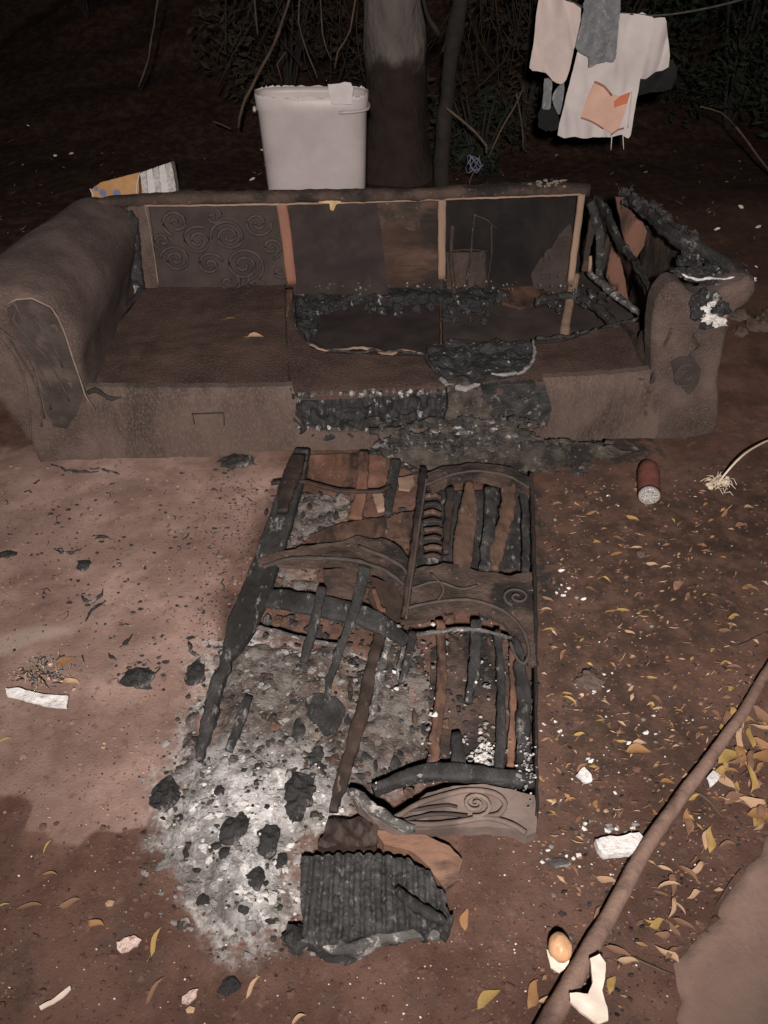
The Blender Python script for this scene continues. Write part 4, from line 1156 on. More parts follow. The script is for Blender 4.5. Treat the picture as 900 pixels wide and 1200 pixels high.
# right half, top arch
gsheet('scorched_cloth', [(496, 556), (520, 546), (560, 541), (600, 548), (622, 560), (620, 578), (600, 570), (560, 560), (530, 562), (506, 574)], 0.12, 0.02, 'cloth_burnt', h=lambda a, b: 0.008 * fbm(a * 16, b * 16, 8, 3), label='brown cloth arch at the top of the right half')
gbar('piping', [(500, 568), (530, 556), (565, 552), (600, 560), (620, 572)], 3, .13, 0.006, 'swirl_line', 0.002)
for k in range(8):
    gbar('rung', [(497, 582 + k * 10), (508, 580 + k * 10), (517, 583 + k * 10)], [5, 6, 5], .09, 0.010, 'wood_burnt' if k % 2 else 'scorched_brown', 0.003, sp=.008)
gsheet('bay_floor', [(492, 576), (622, 576), (622, 665), (486, 672)], 0.035, 0.006, 'char', sp=.018, label='black burnt bottom of the upper right bay')
gbar('slat', [(528, 572), (526, 600), (522, 650)], [9, 9, 7], [.10, .09, .08], 0.015, 'wood_burnt', 0.004, 'thin slat beside the rungs')
gbar('slat', [(550, 566), (549, 600), (543, 640), (541, 668)], [9, 21, 24, 20], [.11, .10, .09, .08], 0.02, 'scorched_brown', 0.003, 'broad split brown slat', rnd=.2)
gbar('slat', [(576, 572), (574, 610), (568, 668)], [16, 15, 14], [.10, .095, .08], 0.02, 'char', 0.0035, 'black slat right of the broad one')
gbar('slat', [(597, 568), (594, 600), (584, 640), (580, 668)], [16, 18, 18, 10], [.11, .10, .09, .085], 0.018, 'scorched_brown', 0.005, 'ragged brown slat near the right edge', rnd=.2)
gbar('slat', [(612, 570), (616, 620), (616, 670)], [9, 9, 8], [.10, .10, .09], 0.02, 'char', 0.003, 'black slat at the right edge')
gbar('side_rail', [(622, 558), (625, 640), (627, 720), (627, 800), (628, 880), (629, 960)], [4, 5, 5, 4, 4, 4], [.09, .09, .085, .075, .06, .05], 0.03, 'wood_burnt', 0.002, 'thin right side rail of the frame')
# middle cloth with scroll
CL = [(478, 668), (520, 660), (560, 668), (600, 672), (624, 668), (628, 780), (620, 776), (610, 750), (590, 728), (560, 714), (520, 716), (484, 730), (474, 730)]
mc = gsheet('scrolled_cloth', CL, 0.095, 0.015, 'cloth_burnt', h=lambda a, b: 0.007 * fbm(a * 15, b * 15, 12, 3), label='dark brown cloth with piped scrolls across the right half')
HP = hz(0.105)
mb = MB()
mb.tube(spiral(HP, 606, 699, 17, 1.6, 0, .5, 0, 1, .9), 0.004, 5, 0.001, sp=.01)
mb.tube([HP.at(x, y) for x, y in [(478, 712), (520, 704), (556, 704), (590, 716), (612, 738), (620, 762), (614, 778), (604, 768), (598, 752)]], 0.0045, 5, 0.001, sp=.01)
mb.tube([HP.at(x, y) for x, y in [(480, 690), (510, 682), (540, 690), (560, 686)]], 0.0035, 5, 0.001, sp=.01)
mb.tube([HP.at(x, y) for x, y in [(505, 672), (520, 690), (512, 706)]], 0.0035, 5, 0.001, sp=.01)
part('raised_scroll', mb, M['swirl_line'], mc)
# lower right bay
gbar('slat', [(516, 728), (518, 790), (512, 850), (505, 908)], [10, 12, 13, 14], [.08, .075, .065, .05], 0.018, 'scorched_copper', 0.003, 'copper brown slat in the lower bay', rnd=.2)
gbar('slat', [(558, 728), (556, 780), (549, 824)], [12, 13, 8], [.08, .075, .06], 0.018, 'char', 0.003, 'short black slat in the lower bay')
gbar('slat', [(583, 740), (587, 800), (587, 860), (584, 920)], [9, 9, 12, 13], [.08, .07, .06, .05], 0.018, 'char', 0.003, 'long black slat in the lower bay')
gbar('slat', [(602, 752), (612, 800), (614, 860), (616, 920)], [7, 14, 17, 20], [.08, .07, .06, .05], 0.02, 'char_grey', 0.006, 'wide grey flaking slat at the right of the lower bay')
gbar('slat', [(535, 860), (537, 890), (534, 915)], [12, 17, 18], [.05, .05, .04], 0.018, 'char', 0.003, 'stubby black slat near the scroll cushion')
gbar('slat', [(600, 760), (602, 830), (598, 900)], [9, 9, 9], [.055, .05, .035], 0.012, 'scorched_copper', 0.003, 'reddish slat behind the flaking one', rnd=.2)
gbar('slat', [(484, 742), (478, 775), (470, 800)], [11, 9, 6], .06, 0.014, 'char', 0.003, 'small black slat at the centre')
gbar('thin_rod', [(488, 744), (520, 740), (560, 738), (600, 748)], 4, .088, 0.007, 'char_ash', 0.003)
gbar('bottom_rail', [(438, 926), (480, 910), (520, 905), (560, 908), (600, 912), (626, 916)], [10, 18, 20, 18, 20, 12], .055, 0.03, 'char', 0.0035, 'black bottom rail above the scroll cushion')
# bottom scroll cloth
SCR = [(412, 930), (424, 926), (440, 944), (462, 958), (480, 944), (500, 930), (530, 922), (566, 920), (600, 926), (626, 932), (629, 950), (628, 975), (618, 980), (600, 972), (570, 968), (530, 970), (490, 972), (462, 972), (438, 960), (420, 944)]
sc = gsheet('scroll_cushion', SCR, 0.06, 0.035, 'scroll_cloth', sp=.008, jit=.0015, h=lambda a, b: 0.004 * fbm(a * 20, b * 20, 3, 2), label='mauve brown cloth piece with a raised spiral at the bottom')
HS = hz(0.067)
for pts, r in [([(414, 930), (430, 944), (455, 960), (490, 966), (530, 964), (570, 958), (600, 966), (616, 976)], .006), ([(462, 958), (490, 942), (520, 932), (550, 926), (580, 930), (592, 942), (584, 954), (566, 957)], .006),
               ([(470, 962), (510, 954), (548, 956)], .004), ([(480, 950), (520, 944), (536, 946)], .003)]:
    mb = MB().tube([HS.at(x, y) for x, y in pts], r, 6, 0.001, sp=.008)
    part('raised_scroll', mb, M['scroll_cloth'] if r > .005 else M['swirl_cloth'], sc)
mb = MB().tube(spiral(HS, 557, 943, 19, 1.7, 0, 2.6, .003, -1, .8), 0.0045, 6, 0.001, sp=.008)
part('raised_scroll', mb, M['welt'], sc)
mb = MB().tube(spiral(HS, 557, 943, 14, 1.3, 0, 2.6, .002, -1, .8), 0.003, 5, 0.001, sp=.008)
part('raised_scroll', mb, M['swirl_cloth'], sc)
gbar('twisted_edge', [(412, 926), (428, 940), (448, 956), (470, 968), (486, 970)], [8, 12, 13, 10, 5], [.07, .075, .08, .075, .07], 0.02, 'char_ash', 0.004)
# ash on the frame
mb = MB()


def flake(mb, p, r, mi, seed):
    n = random.choice([4, 5, 6]); t0 = random.uniform(0, 6.3)
    nx_, ny_ = random.uniform(-.5, .5), random.uniform(-.5, .5)
    vs = []
    for k in range(n):
        a = t0 + 2 * pi * k / n; rr = r * random.uniform(.55, 1.25)
        x, y = rr * cos(a), rr * sin(a) * .75
        vs.append((p[0] + x, p[1] + y, p[2] + x * nx_ + y * ny_ + 0.25 * r))
    c = (p[0], p[1], p[2] + r * .55)
    vs.append(c)
    k0 = len(vs)
    vs += [(q[0], q[1], q[2] - max(r * .35, .0008)) for q in vs[:n]]
    fs = [(k, (k + 1) % n, n) for k in range(n)] + [(k, k0 + k, k0 + (k + 1) % n, (k + 1) % n) for k in range(n)]
    mb.add(vs, fs, mi, False)


mc2 = MB()
for i in range(480):
    x = random.uniform(330, 628); y = random.uniform(560, 930)
    if x < 330 + (y - 560) * -.2 + 20: continue
    flake(mc2, atz(x, y, .022), random.uniform(.003, .011), random.choice([0, 0, 1, 1, 2]), i)
for i in range(200):
    x = random.uniform(310, 628); y = random.uniform(560, 930)
    mc2.lump(atz(x, y, .022), (random.uniform(.005, .014), random.uniform(.005, .02), .006), .55, random.choice([0, 0, 1]), i, 7, 5)
o = part('charred_fragment', mc2, [M['char'], M['scorched_brown'], M['ash_brown']], fr); o['kind'] = 'stuff'
for i in range(900):
    x = random.uniform(440, 628); y = random.uniform(730, 925)
    if vn(x * .03, y * .02, 3.3) < 0.05: continue
    p = atz(x, y, random.choice([0.02, 0.05, 0.075]))
    if random.random() < .6: continue
    flake(mb, p, random.choice([.0015, .002, .003, .006]) * random.uniform(.7, 1.3), random.choice([0, 1, 1]), i)
for i in range(260):
    x = random.gauss(568, 11); y = random.gauss(895, 16)
    if y > 925: continue
    flake(mb, atz(x, y, .04), random.uniform(.002, .007), random.choice([0, 1]), i)
for i in range(60):
    x = random.gauss(617, 6); y = random.gauss(895, 22)
    flake(mb, atz(x, y, .075), random.uniform(.0015, .0045), random.choice([0, 1, 1]), i)
o = part('ash_flake', mb, [M['ash_white'], M['ash_grey']], fr); o['kind'] = 'stuff'
gsheet('debris_bed', [(440, 760), (480, 750), (500, 790), (502, 900), (470, 905), (430, 930), (405, 925), (425, 850)], 0.018, 0.012, 'ash_pile', sp=.008, jit=.016, h=lambda a, b: 0.012 * fbm(a * 30, b * 30, 4, 4), label='grey crumbly ash filling the middle of the frame')
gsheet('debris_bed', [(336, 590), (356, 575), (410, 582), (408, 610), (372, 622), (340, 640), (322, 640)], 0.018, 0.012, 'ash_pile', sp=.008, jit=.010, h=lambda a, b: 0.012 * fbm(a * 30, b * 30, 5, 4), label='brown crumbly ash in the upper left bay')
gsheet('debris_bed', [(322, 664), (372, 662), (376, 690), (350, 694), (310, 690)], 0.018, 0.012, 'ash_pile', sp=.008, jit=.010, h=lambda a, b: 0.012 * fbm(a * 30, b * 30, 6, 4), label='brownish grey ash above the cross rail')
gsheet('bay_floor', [(540, 740), (622, 745), (622, 915), (500, 912), (505, 760)], 0.02, 0.006, 'cloth_burnt', sp=.018, label='scorched bottom of the lower right bay')

# ------------------------------------------------------------------ ash pile
ax = np.array(gASH)
x0, y0 = ax.min(0) - .06; x1, y1 = ax.max(0) + .06
xs = np.arange(x0, x1, .0075); ys = np.arange(y0, y1, .0075)
X, Y = np.meshgrid(xs, ys)
sd = sdist(X, Y, gASH) + 0.045 * fbm(X * 9, Y * 9, 2.2, 4)
sw = sdist(X, Y, gWHITE) + 0.03 * fbm(X * 9, Y * 9, 7.2, 4)
Hh = G(X, Y) - 0.012 + 0.030 * np.clip(sd / 0.09, 0, 1) ** .8 + 0.018 * np.clip(sw / .1, 0, 1) \
    + np.clip(sd / .05, 0, 1) * (0.011 * fbm(X * 26, Y * 26, 1.2, 4) + 0.007 * np.abs(vn(X * 60, Y * 60, 3.)))
mb = MB()
nx, ny = len(xs), len(ys)
keep = sd > -0.015
used = {}; vs = []
fs = []
for j in range(ny - 1):
    for i in range(nx - 1):
        if keep[j, i] and keep[j + 1, i] and keep[j, i + 1] and keep[j + 1, i + 1]:
            f = []
            for (jj, ii) in ((j, i), (j, i + 1), (j + 1, i + 1), (j + 1, i)):
                if (jj, ii) not in used:
                    used[(jj, ii)] = len(vs); vs.append((X[jj, ii], Y[jj, ii], Hh[jj, ii]))
                f.append(used[(jj, ii)])
            fs.append(tuple(f))
mb.add(vs, fs)


o = mb.build('ash_pile', M['ash_pile'], None, atz(290, 1000))
wa = o.data.attributes.new('white', 'FLOAT', 'POINT')
wa.data.foreach_set('value', np.array([np.clip(sw[k] / .13 + .45, 0, 1) for k in used], np.float32))
tag(o, 'spread of white and grey ash on the earth beside the burnt frame', 'ash', None, 'stuff')


def ashz(x, y):
    i = int(np.clip((x - x0) / .0075, 0, nx - 1)); j = int(np.clip((y - y0) / .0075, 0, ny - 1))
    return max(Hh[j, i], g1(x, y))


mb = MB(); cnt = 0
while cnt < 2000:
    x = random.uniform(165, 460); y = random.uniform(765, 1125)
    p = atz(x, y); ii = int(np.clip((p.x - x0) / .0075, 0, nx - 1)); jj = int(np.clip((p.y - y0) / .0075, 0, ny - 1))
    d = sd[jj, ii]; dw = sw[jj, ii]
    if d < random.uniform(-.05, .03): continue
    cnt += 1
    r = random.choice([.0015, .002, .003, .004, .006, .009]) * random.uniform(.6, 1.4)
    mi = random.choice([0, 0, 1, 1, 1, 1, 3, 3, 2]) if dw > 0 else random.choice([1, 1, 1, 3, 3, 2, 2])
    if mi == 2: r *= .8
    if mi < 2 and random.random() < .08: mb.lump((p.x, p.y, ashz(p.x, p.y)), (r * 1.3, r * 1.1, r * .8), .5, mi, cnt * 1.3, 7, 5)
    else: flake(mb, (p.x, p.y, ashz(p.x, p.y)), r * (.7 if mi == 2 else 1), mi, cnt)
o = mb.build('ash_flakes', [M['ash_white'], M['ash_grey'], M['char'], M['ash_brown']], None, atz(290, 1000))
tag(o, 'loose flakes of white ash and char on the ash spread', 'ash flakes', None, 'stuff')

# charred lumps lying in the ash: each a thing
LUMPS = [((195, 932), 34, 44, 'char_grey', 'ragged grey charred lump at the left edge of the ash'), ((276, 972), 36, 34, 'char', 'round flat charred lump in the middle of the white ash'),
         ((313, 985), 34, 38, 'char_grey', 'leaf shaped charred lump right of the round one'), ((350, 930), 38, 52, 'char_grey', 'tall ridged charred lump under the long slat'),
         ((222, 998), 14, 24, 'char', 'small upright charred chip in the white ash'), ((300, 1030), 18, 26, 'char', 'small bent charred chip below the leaf shaped lump'),
         ((268, 1000), 26, 14, 'char', 'narrow charred chip just below the round lump'), ((350, 856), 13, 28, 'char', 'thin upright charred chip between the two slats'),
         ((258, 928), 14, 12, 'char_grey', 'small pale grey chip above the round lump'), ((240, 1055), 20, 14, 'char_grey', 'flat grey chip low in the ash'),
         ((230, 790), 22, 26, 'char_grey', 'grey chip left of the side rail end'), ((270, 1156), 24, 20, 'char_grey', 'grey charred crumb below the ash'),
         ((162, 795), 40, 26, 'char', 'black crumbly clump on the dusty earth'), ((98, 663), 16, 13, 'char', 'round black speck left of the frame'),
         ((8, 650), 20, 9, 'char', 'flat black flake at the left edge of the photo'), ((278, 541), 46, 15, 'char', 'flat black clump at the foot of the sofa'),
         ((398, 1118), 60, 20, 'char_grey', 'grey charred strip below the charred block'), ((300, 905), 12, 10, 'char', 'tiny black chip high in the ash'),
         ((655, 1012), 32, 12, 'char_ash', 'ashy crumb right of the scroll cushion'), ((330, 1010), 14, 18, 'char', 'small dark chip beside the charred block'),
         ((212, 960), 18, 12, 'char', 'dark chip below the ragged left lump'), ((285, 1065), 15, 11, 'char', 'dark chip low in the white ash')]
for i, ((x, y), wp, hp, m_, lb) in enumerate(LUMPS):
    p = atz(x, y); z0 = ashz(p.x, p.y); p = atz(x, y, z0)
    d = depth(p); rw = wp / 1800 * d; rl = hp / 1800 * d / math.sin(math.atan2(CAMZ, p.y)) if True else 0
    poly = []
    nn_ = 14
    for k in range(nn_):
        a = 2 * pi * k / nn_; q = 1 + 0.28 * vn(cos(a) * 1.6 + i * 3.7, sin(a) * 1.6, i * 1.1)
        q += .22 * vn(cos(a) * 5 + i, sin(a) * 5, i * 2.1)
        poly.append((p.x + rw * q * cos(a), p.y + rl * q * sin(a)))
    th = min(rw, rl) * 0.45
    pl = hz(z0 + 0.002)

    def hh_(a, b, p=p, rw=rw, rl=rl, th=th, i=i):
        e = np.clip(1 - ((a - p.x) / rw) ** 2 - ((b - p.y) / rl) ** 2, 0, 1)
        return th * np.sqrt(e) * .8 + 0.45 * th * fbm(a * 75, b * 75, i * 1.3, 3)
    mb = MB().sheet(pl, poly, th * .6, max(.005, rw / 6), rw * .12, hh_, seed=i * 3.1, sm=False, jf=70)
    o = mb.build('charred_lump', M[m_], None, p)
    tag(o, lb, 'charred lump', 'charred lumps around the fire')

# charred block with ribs
blk = empty('charred_block', atz(430, 1060))
tag(blk, 'thick black charred block with a ribbed checked surface at the bottom of the ash', 'charred block')
BL = [(352, 1003), (400, 1000), (452, 1000), (478, 1004), (490, 1014), (506, 1022), (512, 1038), (524, 1050), (522, 1062), (532, 1074), (524, 1094), (508, 1086), (498, 1094), (484, 1084), (468, 1090), (440, 1092), (410, 1100), (372, 1108), (358, 1104), (352, 1060)]
pb = hz(0.045)
lp = pxs(pb, BL)


def blk_h(a, b):
    rib = np.abs(np.sin((a - lp[0][0]) * pi / 0.0205 + 0.35 * vn(a * 20, b * 20, 1.0)))
    cr = np.abs(np.sin(b * pi / 0.017 + 2.5 * vn(a * 55, b * 9, 4.0)))
    return -0.013 * (1 - rib) ** 1.7 - 0.0022 * (1 - cr) ** 4 + 0.003 * fbm(a * 40, b * 14, 6, 3)


M['block_char'] = mat('block_char', (0.012, 0.012, 0.012), (0.045, 0.044, 0.044), 40, 0.7, 0.8, 90, bdist=0.005, spots=(0.13, 0.128, 0.125), sscale=70, sthr=0.62, spec=0.45)
mb = MB().sheet(pb, lp, 0.05, 0.0036, 0.0025, blk_h)
part('block_body', mb, M['block_char'], blk)
mb = MB()
mb.bar([atz(x, y, .052) for x, y in [(464, 1040), (480, 1056), (500, 1070), (522, 1082)]], [.010, .022, .024, .014], .02, jit=.006, sp=.008)
part('blistered_edge', mb, M['char'], blk)
mb = MB()
mb.bar([atz(x, y, .02) for x, y in [(356, 1106), (400, 1112), (440, 1104), (480, 1092), (515, 1096)]], [.01, .02, .025, .02, .02], .03, jit=.006, sp=.008)
part('crumbling_foot', mb, M['char_ash'], blk)
mb = MB().lump(atz(347, 1100, .02), (.022, .024, .02), .45, 0, 5.5, 14, 10)
part('black_corner', mb, M['char'], blk)

# brown plank beneath the scroll
pl = hz(0.035)
mb = MB().sheet(pl, pxs(pl, [(438, 972), (470, 976), (500, 980), (528, 992), (541, 1008), (537, 1030), (522, 1042), (500, 1012), (480, 996), (450, 988)]), 0.03, 0.01, 0.002, bump(0.003, 15, 2))
o = mb.build('plank', M['plank_wood'], None, atz(500, 1000))
tag(o, 'short copper brown plank between the scroll cushion and the charred block', 'plank')
pl = hz(0.03)
mb = MB().sheet(pl, pxs(pl, [(384, 962), (420, 958), (446, 966), (440, 990), (402, 996), (372, 992)]), 0.045, 0.008, 0.004, lambda a, b: 0.012 * fbm(a * 60, b * 60, 9, 4) + .007 * np.abs(np.sin(a * 300)))
o = mb.build('burnt_cushion_scrap', [M['wood_burnt']], None, atz(410, 985))
tag(o, 'crumbling grey brown burnt scrap above the charred block', 'burnt scrap')

# ------------------------------------------------------------------ litter and twigs
pole = MB()
PP = [(930, 740), (900, 787), (868, 838), (830, 892), (792, 942), (760, 990), (728, 1045), (702, 1092), (672, 1148), (640, 1205), (615, 1250)]
PW_ = [13, 13, 15, 17, 19, 21, 23, 24, 29, 32, 34]
pts = []; wd = []
for (x, y), wp in zip(PP, PW_):
    p = atz(x, y, .02); wd.append(wp * .84 / 900 * depth(p)); pts.append(p)
pole.bar(pts, wd, wd, jit=0.0022, sp=.02, n=12, round_=.45, freq=9)
o = pole.build('pole', M['pole'], None, atz(760, 990))
tag(o, 'long bare brown wooden pole lying across the lower right corner', 'pole')

slp = [(1010, 860), (905, 975), (872, 1020), (846, 1062), (812, 1105), (793, 1132), (798, 1165), (804, 1210), (810, 1300), (1200, 1300), (1200, 900)]
pl = hz(0.010)
pl = hz(0)
mb = MB().sheet(pl, pxs(pl, slp), 0.06, 0.012, 0.010, lambda a, b: G(a, b) * .6 + .014 + .002 * fbm(a * 8, b * 8, 3, 3), jf=16, rnd=.012)
o = mb.build('concrete_slab', M['slab'], None, atz(870, 1130))
tag(o, 'broken brown concrete slab in the bottom right corner', 'slab')


def thing_sheet(name, pts, z, th, m_, lb, cat, jit=.002, h=None, sp=.006, group=None):
    c = pts[0]; p = gnd(*c); pl = hz(p.z + z)
    mb = MB().sheet(pl, pxs(pl, pts), th, sp, jit, h or bump(0.003, 35, c[0] * .1), sm=False if th > .01 else True, seed=c[0] * .21)
    o = mb.build(name, M[m_], None, gnd(*c))
    tag(o, lb, cat, group)
    return o


thing_sheet('plastic_strip', [(7, 806), (22, 806), (50, 813), (80, 815), (78, 829), (50, 826), (22, 818), (8, 815)], .02, .006, 'foam_white', 'long white plastic strip lying at the left edge of the dusty earth', 'plastic strip', .0015)
fm = thing_sheet('foam_piece', [(697, 983), (716, 980), (750, 976), (757, 984), (755, 997), (730, 1000), (708, 1001), (700, 994)], .022, .02, 'foam_white', 'white foam piece between the pole and the frame', 'foam', .003)
thing_sheet('plastic_chip', [(828, 912), (836, 902), (845, 908), (840, 916), (832, 923)], .02, .003, 'foam_white', 'small folded white chip right of the pole', 'plastic chip', .001)
thing_sheet('plastic_chip', [(674, 908), (684, 898), (692, 906), (694, 916), (684, 918)], .015, .005, 'foam_white', 'small white chip left of the pole', 'plastic chip', .002)
thing_sheet('peel', [(692, 1122), (703, 1118), (710, 1128), (709, 1146), (706, 1160), (712, 1180), (713, 1196), (702, 1200), (692, 1192), (680, 1184), (669, 1172), (668, 1162), (680, 1162), (690, 1164), (695, 1150)], .062, .008, 'bone', 'creamy white forked peel lying on the pole', 'peel', .001, lambda a, b: .006 * fbm(a * 20, b * 20, 3, 3), .005)
thing_sheet('paper_scrap', [(135, 1104), (146, 1100), (158, 1098), (166, 1102), (162, 1110), (150, 1114), (142, 1118), (136, 1112)], .008, .004, 'pink', 'pinkish white crumpled scrap at the lower left', 'paper scrap', .003)
thing_sheet('paper_scrap', [(213, 1168), (222, 1160), (233, 1158), (230, 1168), (220, 1176), (212, 1176)], .008, .005, 'pink', 'pink crumpled scrap near the bottom edge', 'paper scrap', .002)
thing_sheet('white_stick', [(46, 1180), (60, 1172), (72, 1162), (82, 1154), (83, 1158), (74, 1168), (62, 1176), (48, 1184)], .008, .004, 'bone', 'thin white splinter at the bottom left', 'splinter', .001)
for x, y, lb in [(222, 1182, 'tan scrap below the pink one'), (128, 1058, 'tiny white scrap on the damp earth')]:
    thing_sheet('paper_scrap', [(x - 5, y), (x, y - 4), (x + 6, y - 2), (x + 4, y + 4), (x - 3, y + 4)], .006, .003, 'leaf_tan', lb, 'paper scrap', .001)

# bulb
p = gnd(655, 1113, .02)
mb = MB().lump(p + Z * .012, (.0215, .025, .021), 0.07, 0, 2.2, 24, 18)
bulb = empty('bulb', gnd(655, 1125)); tag(bulb, 'shiny orange tan bulb lying left of the pole', 'bulb')
part('skin', mb, M['egg'], bulb)
mb = MB().sheet(hz(.014), pxs(hz(.014), [(641, 1112), (650, 1120), (660, 1124), (668, 1120), (666, 1132), (656, 1140), (645, 1134)]), .004, .005, .001, bump(.003, 60, 3))
part('papery_skirt', mb, M['bone'], bulb)
# debris clump with strands by the strip
mb = MB()
for i in range(90):
    x = random.gauss(50, 18); y = random.gauss(790, 9); a = random.uniform(0, 6.3); l = random.uniform(.006, .025); p = gnd(x, y, .004)
    q = p + Vector((cos(a) * l, sin(a) * l, random.uniform(0, .008)))
    mb.tube([p, (p + q) / 2 + Z * .004, q], random.uniform(.0008, .002), 4, 0, mi=random.choice([0, 0, 1, 2]), sp=.02)
for i in range(60):
    flake(mb, gnd(random.gauss(50, 18), random.gauss(790, 9), .003), random.uniform(.002, .006), random.choice([0, 1, 2]), i)
o = mb.build('litter_clump', [M['ash_grey'], M['char_grey'], M['leaf_tan']], None, gnd(50, 790))
tag(o, 'tangle of grey strands and chips above the white plastic strip', 'litter', None, 'stuff')
# char twigs
TW = [([(96, 700), (108, 706), (118, 700), (122, 690)], 'crooked charred twig on the dusty earth left of the frame'), ([(100, 728), (110, 712), (124, 704)], 'short charred twig below the crooked one'),
      ([(140, 758), (150, 750), (155, 744)], 'curved charred twig above the black clump'), ([(64, 645), (80, 648), (96, 642)], 'thin flat charred twig near the left edge'),
      ([(105, 548), (125, 551), (142, 556)], 'dark stick at the foot of the left arm'), ([(60, 545), (85, 552), (115, 553)], 'thin dark stick nearest the left arm'),
      ([(220, 752), (226, 764), (234, 768)], 'small charred twig beside the side rail'), ([(112, 632), (122, 628), (130, 632)], 'tiny charred twig high on the dusty earth'),
      ([(128, 766), (136, 772)], 'tiny charred splinter by the black clump')]
for pts, lb in TW:
    mb = MB().tube([gnd(x, y, .004) for x, y in pts], 0.004, 5, .005, sp=.007, taper=.3, freq=60)
    o = mb.build('charred_twig', M['char'], None, gnd(*pts[0])); tag(o, lb, 'twig', 'charred twigs on the earth')
for pts, lb in [([(868, 1018), (846, 1050), (838, 1062)], 'thin dry twig beside the slab'), ([(700, 1100), (740, 1122), (790, 1142)], 'dry stem crossing below the pole'), ([(786, 935), (820, 930), (848, 958)], 'thin dry stem right of the pole'),
                ([(900, 740), (862, 757), (838, 748)], 'forked dry twig at the right edge')]:
    mb = MB().tube([gnd(x, y, .005) for x, y in pts], 0.0028, 5, .0012, sp=.01, taper=.3)
    o = mb.build('dry_twig', M['twig'], None, gnd(*pts[0])); tag(o, lb, 'twig', 'dry twigs on the right')

# jar lying on its side, its clear base towards the camera
jar = empty('jar', gnd(757, 590)); tag(jar, 'dull red jar with a clear base lying on its side right of the frame', 'jar')
j0 = gnd(758, 592) + Z * .032; j1 = gnd(757, 556) + Z * .032


def lathe(p0, ax, prof_, n=20):
    ax = ax.normalized(); s1 = ax.cross(Z).normalized(); s2 = s1.cross(ax)
    vs = []; fs = []
    for (t, r) in prof_:
        for k in range(n):
            a = 2 * pi * k / n; vs.append(p0 + ax * t + s1 * r * cos(a) + s2 * r * sin(a))
    for i in range(len(prof_) - 1):
        for k in range(n):
            fs.append((i * n + k, i * n + (k + 1) % n, (i + 1) * n + (k + 1) % n, (i + 1) * n + k))
    return vs, fs


axd = (j1 - j0).normalized(); Lj = (j1 - j0).length
mb = MB().add(*lathe(j0, axd, [(.018, .0335), (.05, .034), (Lj * .8, .034), (Lj, .028), (Lj + .01, .02), (Lj + .012, .0005)])); part('body', mb, M['red_label'], jar)
mb = MB().add(*lathe(j0, axd, [(.0, .0005), (.002, .02), (.0, .028), (.004, .032), (.018, .0325), (.019, .0005)])); part('clear_base', mb, M['clear'], jar)
mb = MB()
for k in range(10):
    a = 2 * pi * k / 10; s1 = axd.cross(Z).normalized(); s2 = s1.cross(axd)
    mb.lump(j0 - axd * .0015 + (s1 * cos(a) + s2 * sin(a)) * .021, (.003, .002, .003), .3, 0, k, 6, 4)
part('base_knurl', mb, M['ash_grey'], jar)

# cord with frayed tuft
cd = empty('cord', gnd(842, 566)); tag(cd, 'beige cord curving in from the right and ending in a frayed pale tuft', 'cord')
mb = MB().tube([gnd(843, 564, .015), gnd(856, 548, .05), gnd(870, 534, .07), gnd(888, 522, .07), gnd(912, 512, .05), gnd(960, 500, .01)], .0035, 6, .0006, sp=.02); part('strand', mb, M['wire'], cd)
mb = MB()
for i in range(60):
    p = gnd(842 + random.gauss(0, 6), 566 + random.gauss(0, 4), .006); a = random.uniform(0, 6.3); l = random.uniform(.01, .04)
    mb.tube([p, p + Vector((cos(a) * l * .5, sin(a) * l * .5, .012)), p + Vector((cos(a) * l, sin(a) * l, .002))], .0012, 4, .001, sp=.02)
for i in range(12): mb.lump(gnd(842 + random.gauss(0, 6), 566 + random.gauss(0, 4), .008), random.uniform(.003, .009), .5, 0, i, 7, 5)
o = part('frayed_tuft', mb, M['wire'], cd)

# ------------------------------------------------------------------ leaves
def leaf_mesh(mname, kind):
    mb = MB()
    n = 6; L_ = 1.0; W_ = [.0, .30, .42, .40, .28, .12, 0][:n + 1] if kind == 0 else ([0, .22, .30, .28, .2, .1, 0] if kind == 1 else [0, .40, .52, .50, .38, .2, 0])
    vs = []; 
    for i in range(n + 1):
        t = i / n; wv = max(W_[i], .015); z = .10 * sin(t * pi) if kind != 1 else .18 * sin(t * pi)
        z += .05 * sin(t * 9)
        vs += [(t - .5, -wv / 2, z + wv * .35), (t - .5, 0, z), (t - .5, wv / 2, z + wv * (.30 if kind != 2 else .10))]
    fs = []
    tw = {0: .0, 1: .5, 2: -.3}[kind]
    vs = [(x + .06 * sin(7 * y_ + x * 5), y_ + .08 * sin(x * 6 + kind), z_ + tw * x * y_ + .12 * x * x) for x, y_, z_ in vs]
    for i in range(n):
        a = i * 3
        fs += [(a, a + 3, a + 4, a + 1), (a + 1, a + 4, a + 5, a + 2)]
    mb.add(vs, fs)
    mb.tube([(-.5, 0, 0), (-.62, .02, .01), (-.75, .06, .0)], .012, 4, 0, sp=.2)
    me = bpy.data.meshes.new('leaf')
    me.from_pydata(mb.v, [], mb.f); me.materials.append(M[mname])
    me.polygons.foreach_set('use_smooth', [True] * len(me.polygons)); me.update()
    return me


LM = {(m_, k): leaf_mesh(m_, k) for m_ in ('leaf_yellow', 'leaf_orange', 'leaf_tan', 'leaf_brown') for k in range(3)}


